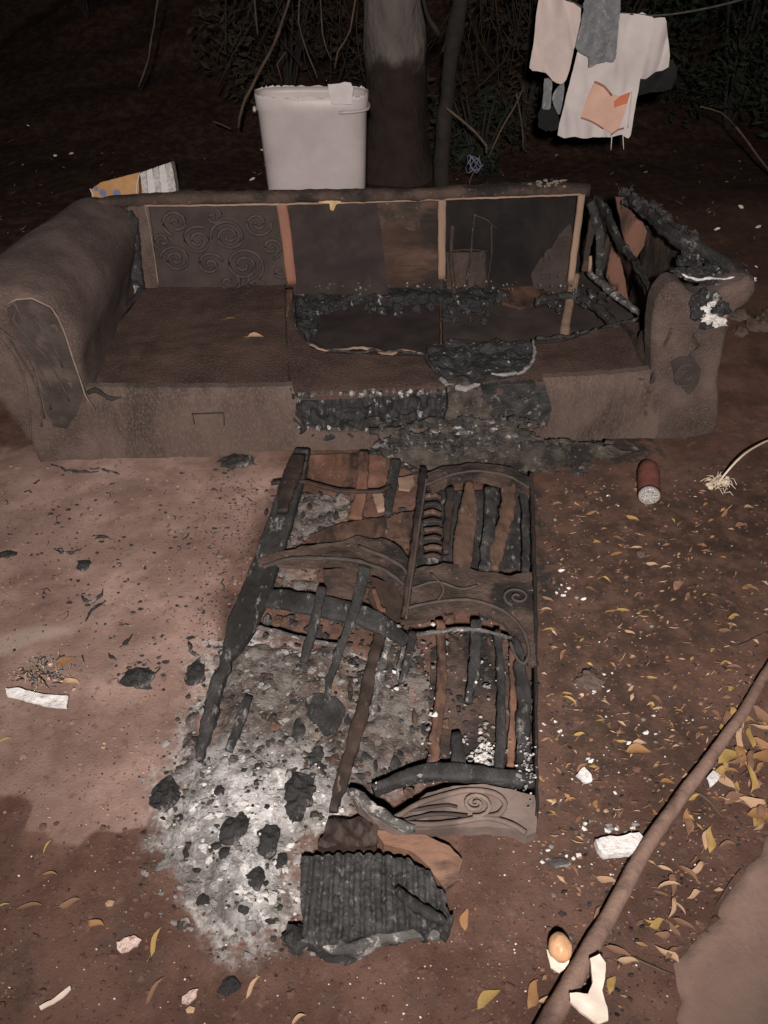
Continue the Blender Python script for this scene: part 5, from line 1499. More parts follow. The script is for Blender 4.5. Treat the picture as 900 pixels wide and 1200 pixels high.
def leaf(x, y, ln, ang, m_, lb, group=None, kind=None, z=None, pos=None):
    p = pos if pos is not None else gnd(x, y, .004)
    if z: p = atz(x, y, z)
    d = depth(p)
    o = bpy.data.objects.new('leaf', LM[(m_, kind if kind is not None else random.randrange(3))]); COL.objects.link(o)
    sc_ = ln / 900 * d * 1.15
    o.location = p; o.scale = (sc_, sc_ * random.uniform(.65, 1.15), sc_ * random.uniform(.3, 1.1))
    o.rotation_euler = (random.uniform(-.25, .25), random.uniform(-.15, .15), radians(ang))
    tag(o, lb, 'leaf', group)
    return o


NAMED = [(832, 984, 27, 70, 'leaf_yellow', 'pale yellow oval leaf right of the pole', 0), (770, 1082, 18, 20, 'leaf_yellow', 'bright yellow leaf between pole and slab', 0),
         (762, 1080, 12, 160, 'leaf_yellow', 'small yellow leaf touching the bright one', 1), (572, 1170, 28, 35, 'leaf_yellow', 'large yellow leaf at the bottom edge', 2), (625, 1165, 28, 60, 'leaf_orange', 'orange leaf standing left of the peel', 0),
         (640, 1172, 16, 10, 'leaf_tan', 'small tan leaf beside the orange one', 0), (716, 1153, 18, 60, 'leaf_yellow', 'round yellow leaf touching the peel', 2), (736, 1127, 20, -10, 'leaf_tan', 'tan leaf right of the peel', 0),
         (724, 1117, 26, -25, 'leaf_brown', 'brown curled leaf above the peel', 0), (545, 1077, 20, 80, 'leaf_orange', 'orange oval leaf by the charred block', 2), (182, 1103, 26, 80, 'leaf_yellow', 'upright yellow leaf at the lower left', 1),
         (113, 1082, 16, -15, 'leaf_orange', 'small orange leaf left of the ash', 0), (181, 1160, 26, 60, 'leaf_brown', 'brown pointed leaf near the bottom edge', 1), (296, 1156, 22, 60, 'leaf_tan', 'tan leaf below the ash', 1),
         (748, 880, 24, -5, 'leaf_orange', 'orange crumpled leaf left of the pole', 2), (711, 1032, 20, -20, 'leaf_tan', 'tan leaf beside the lower pole', 0), (698, 942, 10, 80, 'leaf_orange', 'small orange leaf above the foam piece', 2),
         (806, 962, 26, 75, 'leaf_orange', 'curled orange leaf hugging the pole', 0), (812, 935, 16, 20, 'leaf_yellow', 'yellow leaf just right of the pole', 0), (716, 718, 14, 10, 'leaf_orange', 'small orange leaf in the middle of the right side', 0),
         (730, 716, 14, -8, 'leaf_yellow', 'small yellow leaf in the middle of the right side', 0), (77, 776, 20, 40, 'leaf_orange', 'orange leaf above the white plastic strip', 2), (84, 800, 18, -20, 'leaf_tan', 'tan leaf at the end of the plastic strip', 0),
         (58, 1026, 16, 5, 'leaf_orange', 'thin orange leaf on the damp earth', 1), (56, 992, 14, 70, 'leaf_yellow', 'small yellow leaf at the damp edge', 1), (82, 1058, 20, 20, 'leaf_brown', 'brown leaf low on the damp earth', 0),
         (5, 868, 14, 30, 'leaf_yellow', 'yellow leaf at the left edge of the photo', 1), (3, 1062, 14, 20, 'leaf_yellow', 'yellow leaf low at the left edge', 1), (700, 1070, 14, 50, 'leaf_brown', 'brown leaf against the pole', 0),
         (35, 1062, 24, 10, 'leaf_brown', 'faint brown leaf at the lower left', 1), (350, 1195, 16, 30, 'leaf_tan', 'tan leaf at the bottom edge left of centre', 1), (855, 888, 30, 20, 'leaf_yellow', 'big yellow leaf at the left of the leaf drift', 2)]
for x, y, ln, an, m_, lb, kd in NAMED:
    leaf(x, y, ln, an, m_, lb, 'fallen leaves', kd)
leaf(0, 0, 11, 20, 'leaf_yellow', 'small yellow leaf lying on the sofa seat', 'fallen leaves', 1, pos=SEAT.at(270, 378, .012))
leaf(0, 0, 16, 0, 'leaf_tan', 'dry curled tan leaf lying on the sofa seat', 'fallen leaves', 2, pos=SEAT.at(300, 399, .014))
# drift of yellow leaves at the right edge
CN = {'leaf_yellow': 'yellow', 'leaf_orange': 'orange', 'leaf_tan': 'pale tan', 'leaf_brown': 'brown'}
cells = set()
for i in range(260):
    x = random.uniform(842, 898); y = random.uniform(834, 962)
    if not inpoly(np.array([x]), np.array([y]), YD)[0]: continue
    m_ = random.choice(['leaf_yellow', 'leaf_yellow', 'leaf_tan', 'leaf_brown', 'leaf_orange'])
    r_ = min(2, int((y - 834) / 43)); m_ = random.choice([m_, 'leaf_brown']); c_ = min(1, int((x - 842) / 28)); b_3 = random.random() < .5
    if (m_, r_, c_, b_3) in cells: continue
    cells.add((m_, r_, c_, b_3))
    leaf(x, y, random.uniform(23, 29) if b_3 else random.uniform(11, 16), random.uniform(0, 360), m_,
         '%s %s leaf in the %s %s of the drift by the pole' % ('large' if b_3 else 'small', CN[m_], ['upper', 'middle', 'lower'][r_], ['left', 'right'][c_]), 'leaves of the drift at the right edge')
cells = set()
for i in range(160):
    x = random.uniform(770, 900); y = random.uniform(960, 1130)
    if (x - 900) + (y - 975) * .68 > -14: continue
    if x < 900 - (y - 787) * .62 + 18: continue
    m_ = random.choice(['leaf_brown', 'leaf_brown', 'leaf_tan']); r_ = min(4, int((y - 960) / 34)); b_3 = random.random() < .5
    if (m_, r_, b_3) in cells: continue
    cells.add((m_, r_, b_3))
    leaf(x, y, random.uniform(20, 26) if b_3 else random.uniform(12, 18), random.uniform(0, 360), m_,
         '%s dull %s leaf between pole and slab, %s' % ('large' if b_3 else 'small', CN[m_], ['nearest the leaf drift', 'second row down from the drift', 'midway down', 'low down', 'nearest the slab corner'][r_]), 'brown leaves between pole and slab')
cells = set()
ROW = ['level with the red jar', 'below the red jar', 'level with the scrolled cloth', 'just below the scrolled cloth', 'level with the lower slats', 'level with the black bottom rail', 'level with the white foam']
COLN = ['close to the frame', 'left of the middle', 'right of the middle', 'towards the right edge']
for i in range(420):
    x = random.uniform(640, 900); y = random.uniform(590, 960)
    if x > 900 - (y - 787) * .62 - 12 and y > 767: continue
    m_ = random.choice(['leaf_orange', 'leaf_yellow', 'leaf_tan', 'leaf_brown', 'leaf_brown', 'leaf_brown'])
    r_ = min(6, int((y - 590) / 53)); c_ = min(3, int((x - 640) / 65))
    if (m_, r_, c_) in cells: continue
    if m_ != 'leaf_brown' and random.random() < .45: cells.add((m_, r_, c_)); continue
    cells.add((m_, r_, c_))
    leaf(x, y, random.uniform(7, 15), random.uniform(-50, 50), m_,
         'small %s leaf %s, %s' % (CN[m_], COLN[c_], ROW[r_]), 'small leaves right of the frame')
# crumbs and flecks
mb = MB()
for i in range(800):
    x = random.gauss(725, 75); y = random.uniform(560, 1060)
    if x < 632 or x > 905: continue
    if vn(x * .02, y * .02, 9.1) < -.25: continue
    big = random.random() < .04
    flake(mb, gnd(x, y, .002), random.uniform(.004, .007) if big else random.uniform(.0009, .0028), random.choice([0, 1, 1, 3, 3, 4, 4]), i)
for i in range(150):
    x = random.uniform(640, 905); y = random.uniform(570, 1000); a = random.uniform(-.9, .9); l = random.uniform(.008, .03); p = gnd(x, y, .003)
    mb.tube([p, p + Vector((cos(a) * l * .5, sin(a) * l * .5, .004)), p + Vector((cos(a + .4) * l, sin(a + .4) * l, .0))], random.uniform(.0006, .0014), 4, 0, mi=random.choice([3, 4, 4]), sp=.02)
for i in range(700):
    x = random.uniform(0, 640) if i % 2 else random.uniform(400, 900); y = random.uniform(960, 1200)
    flake(mb, gnd(x, y, .001), random.uniform(.0008, .0025), random.choice([0, 1, 3, 3, 4, 4]), i)
for i in range(1100):
    x = random.uniform(0, 330); y = random.uniform(548, 960)
    flake(mb, gnd(x, y, .001), random.uniform(.0008, .0026) * (1.6 if random.random() < .1 else 1), random.choice([2, 2, 2, 4, 3, 1]), i)
for i in range(700):
    x = 225 + abs(random.gauss(0, 55)); x = 305 - (x - 225) ; y = random.uniform(560, 780)
    flake(mb, gnd(x, y, .001), random.uniform(.001, .0035), 2, i)
for i in range(80):
    x, y = random.choice([(683, 908), (735, 975), (690, 975), (655, 1005), (760, 860), (640, 850), (665, 690), (700, 800), (705, 590)])
    flake(mb, gnd(x + random.gauss(0, 14), y + random.gauss(0, 9), .002), random.uniform(.003, .008), random.choice([0, 1]), i)
for i in range(750):
    x = random.uniform(635, 900); y = random.uniform(545, 1190)
    if x > 1010 - (y - 787) * .62 and y > 900: continue
    flake(mb, gnd(x, y, .001), random.uniform(.0015, .0065), random.choice([4, 2, 2, 4, 2]), i)
o = mb.build('litter_crumbs', [M['foam_white'], M['ash_grey'], M['char'], M['leaf_tan'], M['leaf_brown']], None, (0, 0, 0))
tag(o, 'tiny pale chips, charcoal specks and leaf crumbs scattered over the earth', 'crumbs', None, 'stuff')
mb = MB()
for i in range(360):
    x = random.uniform(632, 900); y = random.uniform(560, 1190)
    if y > 960 and random.random() < .6: continue
    if x > 1010 - (y - 787) * .62 and y > 900: continue
    p = gnd(x, y, .003); a = random.uniform(-1.2, 1.2); l = random.uniform(.004, .013); wv = l * random.uniform(.2, .45)
    c_ = Vector((cos(a), sin(a), random.uniform(-.2, .2))); s_ = Vector((-sin(a), cos(a), random.uniform(-.4, .4))) * wv
    mid = p + Z * l * random.uniform(.1, .5)
    mb.add([p - c_ * l, mid - s_, p + c_ * l, mid + s_, mid + Z * wv * .3], [(0, 1, 4), (1, 2, 4), (2, 3, 4), (3, 0, 4)], random.choice([0, 1, 1, 2, 2, 3, 3]), True)
o = mb.build('leaf_fragments', [M['leaf_yellow'], M['leaf_orange'], M['leaf_tan'], M['leaf_brown']], None, (0, 0, 0))
tag(o, 'small broken bits of dry leaf strewn over the dark earth on the right', 'leaf fragments', None, 'stuff')
mb = MB()
for i in range(330):
    cx_, cy_, sg = random.choice([(110, 640, 45), (150, 600, 60), (250, 640, 35), (160, 795, 18), (90, 700, 40), (260, 700, 25), (225, 900, 30), (60, 610, 40), (280, 580, 25), (180, 740, 40)])
    x = random.gauss(cx_, sg); y = random.gauss(cy_, sg * .7)
    if y < 548: continue
    q = random.uniform(.0015, .0055)
    if random.random() < .25:
        p = gnd(x, y, .002); a = random.uniform(0, 6.3); l = random.uniform(.008, .03)
        mb.tube([p, p + Vector((cos(a) * l * .5, sin(a) * l * .5, .003)), p + Vector((cos(a + .5) * l, sin(a + .5) * l, 0))], q * .35, 4, .001, sp=.01)
    else: mb.lump(gnd(x, y, 0), (q * random.uniform(.8, 2), q, q * .5), .6, 0, i * 1.3, 7, 4)
o = mb.build('char_specks', M['char'], None, (0, 0, 0))
tag(o, 'black specks and slivers of char thrown over the dusty earth', 'char specks', None, 'stuff')
mb = MB()
for i in range(1700):
    x = random.uniform(-20, 920); y = 545 + 655 * random.random() ** 1.2
    if 300 < x < 628 and 560 < y < 980: continue
    q = random.uniform(.0015, .0045) * (2.0 if random.random() < .06 else 1)
    mb.lump(gnd(x, y, q * .1), (q * random.uniform(.8, 1.5), q, q * .7), .5, 0 if x < 320 and y < 960 else 1, i * 1.1, 6, 4)
o = mb.build('soil_crumbs', [M['crumb_dry'], M['crumb_wet']], None, (0, 0, 0))
tag(o, 'small crumbs and grains of soil lying loose on the earth', 'soil crumbs', None, 'stuff')
# earth clods at the right arm and around the ground behind
CLD = [(866, 372, 20, 12, 'earth clod touching the right arm'), (888, 384, 22, 16, 'larger earth clod right of the sofa'), (868, 392, 14, 9, 'small clod below the larger one'), (905, 372, 22, 14, 'clod at the right edge behind the arm'),
       (750, 652, 9, 6, 'small clod on the dark earth'), (690, 800, 26, 14, 'low brown crumbly clod of leaf mould')]
for i, (x, y, a, b_2, lb) in enumerate(CLD):
    p = gnd(x, y); d = depth(p)
    mb = MB().lump(p + Z * .01, (a / 1800 * d * 1.2, a / 1800 * d, b_2 / 1800 * d * 1.3), .4, 0, i * 2.7 + 1, 14, 10)
    o = mb.build('clod', M['stone'], None, p); tag(o, lb, 'clod', 'earth clods')

# ------------------------------------------------------------------ white bin behind the sofa
bp0 = Vector(((376 - 450) / 900 * 3.70, 3.58, 0)); bz = g1(bp0.x, bp0.y)
bn = empty('bin', (bp0.x, bp0.y, bz)); tag(bn, 'tall white plastic bin with torn paper around its rim behind the sofa', 'bin')


def ring(rx, ry, z, n=40, ex=.62):
    return [(bp0.x + rx * math.copysign(abs(cos(2 * pi * k / n)) ** ex, cos(2 * pi * k / n)), bp0.y + ry * math.copysign(abs(sin(2 * pi * k / n)) ** ex, sin(2 * pi * k / n)), z) for k in range(n)]


zt_ = 0.700
mb = MB(); vs = []; n = 40
st = [(.005, 0.0), (.205, 0.0), (.212, .01), (.225, .35), (.236, zt_ - .06), (.240, zt_ - .055), (.243, zt_), (.238, zt_ + .002), (.232, zt_ - .02), (.20, .04), (.005, .03)]
for r, z in st: vs += ring(r * .985, r * .40, z + bz)
fs = [(i * n + k, i * n + (k + 1) % n, (i + 1) * n + (k + 1) % n, (i + 1) * n + k) for i in range(len(st) - 1) for k in range(n)]
mb.add(vs, fs)
part('bin_body', mb, M['white_plastic'], bn)
mb = MB().tube([(q[0], q[1], q[2]) for q in ring(.245 * .985, .249 * .43, zt_ - .05 + bz)[-8:] + ring(.245 * .985, .249 * .43, zt_ - .05 + bz)[:6]], .006, 6)
mb.lump((bp0.x - .242, bp0.y - .03, zt_ - .055 + bz), (.008, .02, .012), .2, 0, 1)
part('rim_lip', mb, M['white_plastic'], bn)
# torn liner all round the rim
mb = MB(); vs = []; fs = []
nn_ = 120
for k in range(nn_):
    t = k / nn_ * 40; a = ring(.243 * .985, .243 * .40, 0, 40); i0 = int(t) % 40; i1 = (i0 + 1) % 40; f = t - int(t)
    x = a[i0][0] * (1 - f) + a[i1][0] * f; y = a[i0][1] * (1 - f) + a[i1][1] * f
    up_ = .002 + .007 * (0.5 + .5 * vn(np.array([k * .35]), np.array([0.]), 2.)[0]) + .006 * float(vn(np.array([k * 1.3]), np.array([5.]), 2.)[0])
    dn = .006 + .003 * float(vn(np.array([k * .5]), np.array([9.]), 3.)[0])
    vs += [(x, y, zt_ + up_ + bz), (x, y, zt_ - dn + bz)]
for k in range(nn_): fs.append((2 * k, 2 * k + 1, 2 * ((k + 1) % nn_) + 1, 2 * ((k + 1) % nn_)))
mb.add(vs, fs)
part('liner_edge', mb, M['page_dull'], bn, 'torn white paper edge around the rim')
pf = Plane((bp0.x, bp0.y - .112, 0), (1, 0, 0), (0, 0, 1))
mb = MB().sheet(pf, pxs(pf, [(384, 99), (397, 98), (404, 96), (411, 97), (414, 104), (412, 122), (388, 122)]), .002, .012, .001, bump(.002, 10, 3))
part('paper_flap', mb, M['page_dull'], bn, 'white paper flap folded over the rim')

# packet of papers left of the bin
pq = Vector(((157 - 450) / 900 * 4.3, 4.22, 0)); pz = g1(pq.x, pq.y)
pk = empty('packet', (pq.x, pq.y, pz)); tag(pk, 'orange carton with blue print beside a stack of white folded papers behind the sofa', 'packet')
FP = Plane((pq.x, pq.y, 0), (1, 0.05, 0), (0, .25, 1))
mb = MB().sheet(FP, pxs(FP, [(107, 222), (118, 214), (140, 208), (162, 202), (163, 236), (108, 240)]), .10, .02, .002, bump(.004, 9, 2))
cb = part('carton', mb, M['box_orange'], pk)
for (x, y, r) in [(121, 226, 4), (137, 227, 4.5), (113, 221, 2.5)]:
    mb = MB().sheet(FP.off(.006), [(FP.px(x, y)[0] + r / 900 * 4.4 * cos(k * .7), FP.px(x, y)[1] + r / 900 * 4.4 * sin(k * .7)) for k in range(9)], .003, .01, .002)
    part('blue_print', mb, M['blue_print'], cb)
mb = MB().tube([FP.at(x, y, .008) for x, y in [(106, 221), (109, 227), (110, 240)]], .004, 5, .001)
part('silver_edge', mb, M['paper'], cb)
mb = MB().tube([FP.at(x, y, .008) for x, y in [(164, 202), (161, 215), (160, 238)]], .003, 5, .001)
part('silver_edge', mb, M['paper'], cb)
for k in range(5):
    x = 164 + k * 7.5
    mb = MB().sheet(FP.off(.004 - .001 * k), pxs(FP, [(x, 203 - k * 2.6), (x + 6.5, 200 - k * 2.6), (x + 9 + k * .6, 216), (x + 11 + k * .8, 240), (x + 3.5 + k * .5, 240), (x + 2, 218)]), .09, .015, .0015, lambda a, b, k=k: .003 * np.sin(b * 140 + k))
    part('folded_paper', mb, M['page_edge'] if k % 2 == 0 else M['paper'], pk)

# ------------------------------------------------------------------ washing
YW = 3.75
WP = Plane((0, YW, 0), (1, 0, 0), (0, 0, 1))
mb = MB().tube([WP.at(x, y) for x, y in [(60, -260), (300, -150), (500, -60), (640, -12), (682, 8), (726, 15), (785, 17), (900, -10), (1100, -90), (1400, -240)]], .004, 6, sp=.06)
rp_ = mb.build('washing_line', M['rope'], None, WP.at(700, 12)); tag(rp_, 'thin dark washing line sagging under the clothes', 'washing line')


def cloth(name, pts, off, m_, lb, fold=90, am=.010, cat='cloth', seed=1.0, jit=.0008, slant=0.0):
    P = WP.off(off)
    mb = MB().sheet(P, smoothc(pxs(P, pts), 2), .003, .008, jit, lambda a, b: am * 1.9 * (np.abs(np.sin((a + slant * b) * fold * .33 + 3.0 * vn(a * 5, b * 2.5, seed))) - .5) * (.75 + .5 * vn(a * 8, b * 3, seed + 4)) + am * 1.1 * fbm(a * 11 + slant * b * 8, b * 3, seed, 3))
    o = mb.build(name, M[m_], None, P.at(*pts[0])); tag(o, lb, cat)
    return o


cloth('towel', [(634, -14), (660, 0), (681, 10), (677, 40), (670, 70), (663, 92), (656, 98), (648, 95), (640, 86), (630, 83), (620, 79), (626, 50)], .02, 'towel', 'off white towel hanging leftmost on the washing line', 120, .012, 'towel', 2, slant=.3)
cloth('towel', [(744, 18), (765, 21), (778, 20), (781, 32), (784, 48), (783, 78), (768, 86), (748, 91)], -.02, 'sheet_white', 'white towel hanging behind the right edge of the sheet', 90, .014, 'towel', 3)
sh = cloth('bed_sheet', [(690, 14), (726, 16), (765, 20), (760, 45), (753, 80), (748, 108), (742, 135), (738, 157), (733, 160), (728, 157), (722, 160), (716, 162), (705, 160), (690, 161), (672, 160), (653, 158), (660, 125), (668, 92), (678, 55)], .012, 'sheet_white', 'long white sheet with a peach patch hanging lowest on the line', 85, .014, 'sheet', 4, slant=.25)
sp_ = WP.off(.030)
mb = MB().sheet(sp_, pxs(sp_, [(680, 137), (690, 112), (697, 96), (708, 102), (716, 111), (727, 113), (738, 109), (734, 128), (726, 150), (717, 156), (700, 147)]), .003, .012, .001, lambda a, b: .006 * fbm(a * 9, b * 6, 4, 3))
part('peach_patch', mb, M['peach'], sh)
sp2 = WP.off(.040)
mb = MB().sheet(sp2, pxs(sp2, [(720, 119), (727, 113), (739, 108), (735, 121), (720, 126)]), .003, .01, .001)
part('orange_corner', mb, M['orange_cloth'], sh)
mb = MB().bar([sp2.at(x, y) for x, y in [(697, 96), (708, 101), (717, 112)]], .008, .004, up=(0, -1, 0), jit=.001)
part('brown_hem', mb, M['peach_line'], sh)
mb = MB().bar([sp2.at(x, y) for x, y in [(681, 138), (695, 143), (707, 151)]], .006, .004, up=(0, -1, 0), jit=.001)
part('brown_hem', mb, M['peach_line'], sh)
mb = MB().bar([sp2.at(x, y) for x, y in [(716, 158), (724, 152), (731, 150)]], .007, .004, up=(0, -1, 0), jit=.001)
part('brown_hem', mb, M['peach_line'], sh)
mb = MB()
for x, y, x2, y2 in [(741, 106, 736, 150), (730, 158, 731, 175), (717, 160, 716, 176)]:
    mb.tube([sp2.at(x, y), sp2.at(x2, y2)], .002, 4, .001, sp=.02)
part('loose_thread', mb, M['paper'], sh)
cloth('lace_cloth', [(688, -20), (706, -18), (727, -16), (725, 30), (722, 68), (714, 72), (700, 74), (690, 79), (688, 66), (675, 58), (674, 50), (682, 20)], .050, 'lace', 'grey patterned lace cloth hanging over the top of the sheet', 70, .006, 'cloth', 5, .004)
o = cloth('sock', [(638, 92), (647, 95), (646, 110), (645, 127), (640, 128), (635, 126), (637, 108)], .0, 'lace', 'narrow grey sock hanging under the leftmost towel', 90, .004, 'sock', 6)
o = cloth('sock', [(652, 104), (661, 97), (660, 115), (656, 134), (652, 130), (647, 116)], .0, 'lace', 'short grey sock hanging between towel and sheet', 90, .004, 'sock', 7)
o = cloth('dark_hanging', [(634, 125), (646, 124), (654, 132), (655, 150), (640, 154), (630, 146)], -.01, 'dark_cloth', 'dark lacy garment hanging below the socks', 90, .006, 'garment', 8, .006)
o = cloth('dark_hanging', [(742, 84), (790, 70), (788, 104), (760, 108), (742, 112)], -.05, 'dark_cloth', 'black shape hanging behind the right towel', 60, .008, 'garment', 9, .004)  # plain black shape filling the dark area behind the towel

# ------------------------------------------------------------------ trees and undergrowth
def tree_trunk(px, Y, rad, lb, m1, m2, h=6.0, lean=0.0, seed=0):
    x = (px - 450) / 900 * (Y * cos(PITCH) + (CAMZ) * sin(PITCH)); z0 = g1(x, Y)
    t = empty('tree', (x, Y, z0)); tag(t, lb, 'tree')
    mb = MB()
    hs = [-.2, 0, .12, .3, .45, .60, 1.2, 2.2, 3.2, h]
    mb.tube([(x + lean * q, Y, z0 + q) for q in hs], [rad * 1.7, rad * 1.5, rad * 1.2, rad * 1.05, rad, rad * .98, rad * .94, rad * .88, rad * .8, rad * .55], 22, rad * .09, sp=.06, seed=seed, freq=5)
    part('trunk', mb, m1, t)
    mb = MB()
    for k in range(5):
        a = random.uniform(0, 6.3); q = random.uniform(3.0, 5.5); L2 = random.uniform(1.0, 2.2)
        mb.tube([(x + lean * q, Y, z0 + q), (x + lean * q + cos(a) * L2 * .5, Y + sin(a) * L2 * .5, z0 + q + .5), (x + lean * q + cos(a) * L2, Y + sin(a) * L2, z0 + q + .8)], [rad * .3, rad * .2, rad * .08], 8, .01)
    part('limb', mb, m1, t)
    mb = MB()
    leaves(mb, [(x + random.gauss(0, .9), Y + random.gauss(0, .9), z0 + random.uniform(3.8, 6.2), .6) for _ in range(12)], 1600, .07)
    part('crown', mb, M['foliage'], t)
    return t


def leaves(mb, blobs, n, s, droop=0.0, mi=0):
    for i in range(n):
        bx, by, bz_, br = random.choice(blobs)
        d = Vector((random.gauss(0, 1), random.gauss(0, 1), random.gauss(0, 1))).normalized() * br * random.uniform(.35, 1.05)
        p = Vector((bx, by, bz_)) + d
        a = Vector((random.gauss(0, 1), random.gauss(0, 1), random.gauss(0, .6) - droop)).normalized()
        b = a.cross(Vector((random.gauss(0, 1), random.gauss(0, 1), random.gauss(0, 1)))).normalized()
        L_ = s * random.uniform(.6, 1.4); W_ = L_ * random.uniform(.25, .4)
        c = a.cross(b) * W_ * .25
        mb.add([p - a * L_ / 2, p - b * W_ / 2 + c, p + a * L_ / 2, p + b * W_ / 2 + c], [(0, 1, 2), (0, 2, 3)], mi, False)


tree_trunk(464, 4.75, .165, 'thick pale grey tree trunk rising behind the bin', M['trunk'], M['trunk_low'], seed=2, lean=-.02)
t = empty('tree', (0.29, 4.2, g1(.29, 4.2))); tag(t, 'thin dark twisted tree right of the pale trunk', 'tree')
mb = MB().tube([(.31, 4.2, -.1), (.30, 4.2, .3), (.315, 4.2, .62), (.33, 4.18, .80), (.36, 4.2, 1.0), (.37, 4.22, 1.3), (.33, 4.25, 2.4)], [.05, .042, .036, .042, .034, .036, .03], 12, .008, sp=.04, seed=4, freq=9)
part('trunk', mb, M['stem_dark'], t)
mb = MB()
for (x, y, x2, y2, x3, y3) in [(520, 60, 530, 30, 545, -10), (514, 40, 500, 15, 492, -20)]:
    P_ = Plane((0, 4.2, 0), (1, 0, 0), (0, 0, 1)); mb.tube([P_.at(x, y), P_.at(x2, y2), P_.at(x3, y3)], [.014, .01, .006], 6, .004)
part('branch', mb, M['stem_dark'], t)
mb = MB(); leaves(mb, [(.33, 4.25, 2.3, .5), (.1, 4.4, 2.6, .5), (.6, 4.2, 2.5, .5)], 700, .07); part('crown', mb, M['foliage'], t)


def shrub(px, Y, wd_, h, lb, m_='foliage', n=2600, s=.05, group='shrubs behind the sofa', droop=.2, z1=0.0):
    x = (px - 450) / 900 * (Y * cos(PITCH) + CAMZ * sin(PITCH)); z0 = g1(x, Y)
    t = empty('shrub', (x, Y, z0)); tag(t, lb, 'shrub', group)
    mb = MB()
    for k in range(7):
        a = random.uniform(0, 6.3); r = random.uniform(.1, wd_ * .4); mb.tube([(x, Y, z0 - .02), (x + cos(a) * r * .5, Y + sin(a) * r * .5, z0 + h * .5), (x + cos(a) * r, Y + sin(a) * r, z0 + h * .95)], [.012, .009, .004], 5, .006, sp=.06)
    part('stem', mb, M['stem_dark'], t)
    mb = MB(); bl = [(x + random.uniform(-.5, .5) * wd_, Y + random.uniform(-.3, .3) * wd_, z0 + z1 + h * random.uniform(.12, 1), h * random.uniform(.12, .26)) for _ in range(16)]
    leaves(mb, bl, n, s, droop)
    part('foliage', mb, M[m_], t)
    return t


shrub(850, 5.5, 1.6, 1.5, 'dark green bushy shrub at the right behind the washing', n=3600, s=.07)
shrub(700, 5.6, 1.2, 1.2, 'dark shrub straight behind the hanging sheet', n=2600)
shrub(610, 5.2, .8, 1.1, 'dry brown shrub left of the washing', 'foliage_dry', 2400, .06)
shrub(560, 4.7, .5, .45, 'low dark green tuft right of the thin tree', 'foliage', 900, .05)
shrub(340, 5.6, 1.3, 1.3, 'dry leafy shrub behind the bin', 'foliage_dry', 2600, .06)
shrub(120, 6.8, 2.2, 1.4, 'dim shrub far behind the packet', 'foliage', 2600, .07)
shrub(980, 5.2, 1.2, 1.6, 'dark shrub at the far right edge', 'foliage', 2600, .07)
mb = MB()
bl = [(random.uniform(-7, 8), random.uniform(8.2, 9.5), random.uniform(.8, 3.6), random.uniform(.3, .8)) for _ in range(90)]
leaves(mb, bl, 16000, .13)
o = mb.build('undergrowth', M['foliage'], None, (0, 8.8, .9)); tag(o, 'dark mass of bushes on the bank at the far end of the yard', 'undergrowth', None, 'stuff')
# hanging vines
VI = [([(188, -20), (180, 30), (172, 75), (162, 102)], 'single pale vine hanging at the upper left', .005, 5.0), ([(345, -20), (322, 50), (300, 92), (283, 125), (279, 150)], 'leaning dry stem left of the bin', .009, 4.6),
      ([(296, -20), (300, 15), (302, 40)], 'short pale vine above the bin', .005, 4.6), ([(352, -10), (350, 25), (358, 55), (372, 92)], 'thin vine hanging above the bin rim', .004, 4.6), ([(418, -10), (410, 35), (396, 60), (392, 80)], 'thin vine beside the pale trunk', .005, 4.5),
      ([(612, 106), (600, 130), (585, 155), (572, 185)], 'thin leaning stem left of the washing', .005, 4.4), ([(605, 110), (612, 150), (613, 175)], 'thin upright stem left of the washing', .004, 4.4),
      ([(556, 200), (550, 212), (551, 225)], 'short stalk rising behind the back rail', .003, 4.0), ([(862, 148), (878, 168), (895, 192), (905, 205)], 'pale dry twig at the right edge', .006, 4.4), ([(820, 125), (845, 132), (862, 148)], 'thin dry twig leading to the right edge', .004, 4.5),
      ([(523, 126), (540, 140), (556, 155), (570, 170), (570, 180)], 'pale bare stick leaning beside the thin tree', .007, 4.1), ([(335, 60), (325, 75), (330, 95)], 'small looping vine above the bin', .004, 4.6),
      ([(375, -10), (378, 40), (388, 70)], 'vine between bin and trunk', .004, 4.6), ([(250, 142), (260, 146), (270, 151)], 'short pale twig lying left of the bin', .005, 4.7)]
for pts, lb, r, Y in VI:
    P_ = Plane((0, Y, 0), (1, 0, 0), (0, 0, 1))
    mb = MB().tube([P_.at(x, y) for x, y in pts], r, 5, r * .6, sp=.05)
    o = mb.build('vine' if 'vine' in lb else 'dry_twig', M['twig'], None, P_.at(*pts[-1])); tag(o, lb, 'vine' if 'vine' in lb else 'stem', 'vines and dry stems behind the sofa')
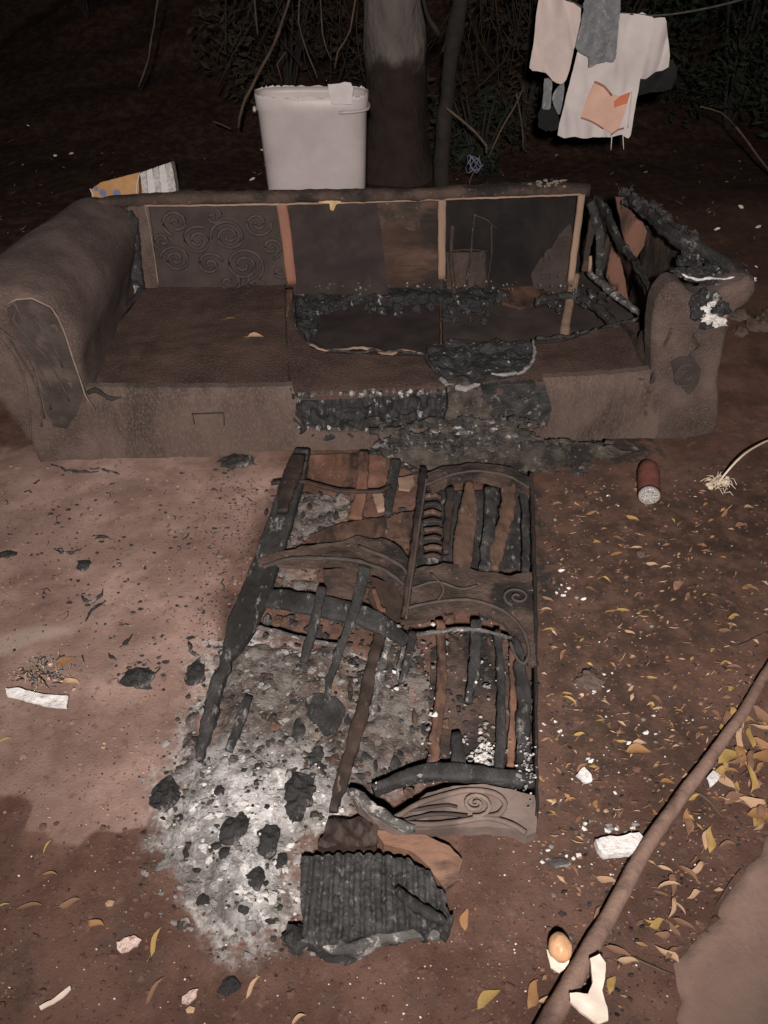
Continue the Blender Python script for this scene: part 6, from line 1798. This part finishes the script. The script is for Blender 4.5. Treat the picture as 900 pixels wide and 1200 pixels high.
# hanging dry roots/vine curtain as one mass
mb = MB()
for i in range(80):
    px = random.choice([random.gauss(600, 22), random.gauss(370, 30), random.gauss(550, 30), random.uniform(250, 620)]); Y = random.uniform(4.7, 5.3)
    P_ = Plane((0, Y, 0), (1, 0, 0), (0, 0, 1)); y0_ = random.uniform(-60, 40); y1_ = y0_ + random.uniform(40, 130)
    dx = random.gauss(0, 13)
    mb.tube([P_.at(px, y0_), P_.at(px + dx * .4 + random.gauss(0, 7), (y0_ + y1_) / 2), P_.at(px + dx * 2, y1_)], random.uniform(.0015, .004), 4, .003, sp=.1)
o = mb.build('hanging_tendrils', M['foliage_dry'], None, (0.3, 5, .5)); tag(o, 'curtain of thin dry tendrils hanging in the dark behind bin and washing', 'tendrils', None, 'stuff')
# pale blue string tangle
mb = MB(); P_ = Plane((0, 4.05, 0), (1, 0, 0), (0, 0, 1))
pts = [P_.at(556 + 11 * cos(k * 1.1) * random.uniform(.4, 1), 192 + 13 * sin(k * 1.37) * random.uniform(.5, 1), random.uniform(-.02, .02)) for k in range(26)]
mb.tube(pts, .0022, 5, 0, sp=.02)
o = mb.build('string_tangle', M['blue_cord'], None, P_.at(556, 200)); tag(o, 'tangle of pale blue string hanging behind the back rail', 'string')
# litter on the ground behind
mb = MB()
for i in range(420):
    x = random.uniform(-60, 960); y = random.uniform(110, 330)
    if 100 < x < 690 and y > 222: continue
    if y < 160 + random.uniform(0, 30): continue
    p = gnd(x, y); a = random.uniform(0, 3.1); l = random.uniform(.01, .05)
    if random.random() < .5: flake(mb, p + Z * .004, random.uniform(.004, .012), random.choice([1, 1, 2]), i)
    else: mb.tube([p, p + Vector((cos(a) * l, sin(a) * l, .012))], .002, 4, 0, mi=random.choice([1, 2]), sp=.1)
for (x, y) in [(33, 149), (65, 184), (84, 182), (296, 212), (888, 268), (839, 271), (868, 245), (308, 178), (885, 315), (2, 432), (4, 448), (8, 436)]:
    flake(mb, gnd(x, y) + Z * .01, random.uniform(.010, .018), 0, x)
o = mb.build('yard_litter', [M['bone'], M['leaf_brown'], M['twig']], None, (0, 3.5, 0)); tag(o, 'twigs, dead leaves and pale chips strewn over the dim earth behind the sofa', 'litter', None, 'stuff')

for o in bpy.data.objects:
    if '_b' in o: del o['_b']
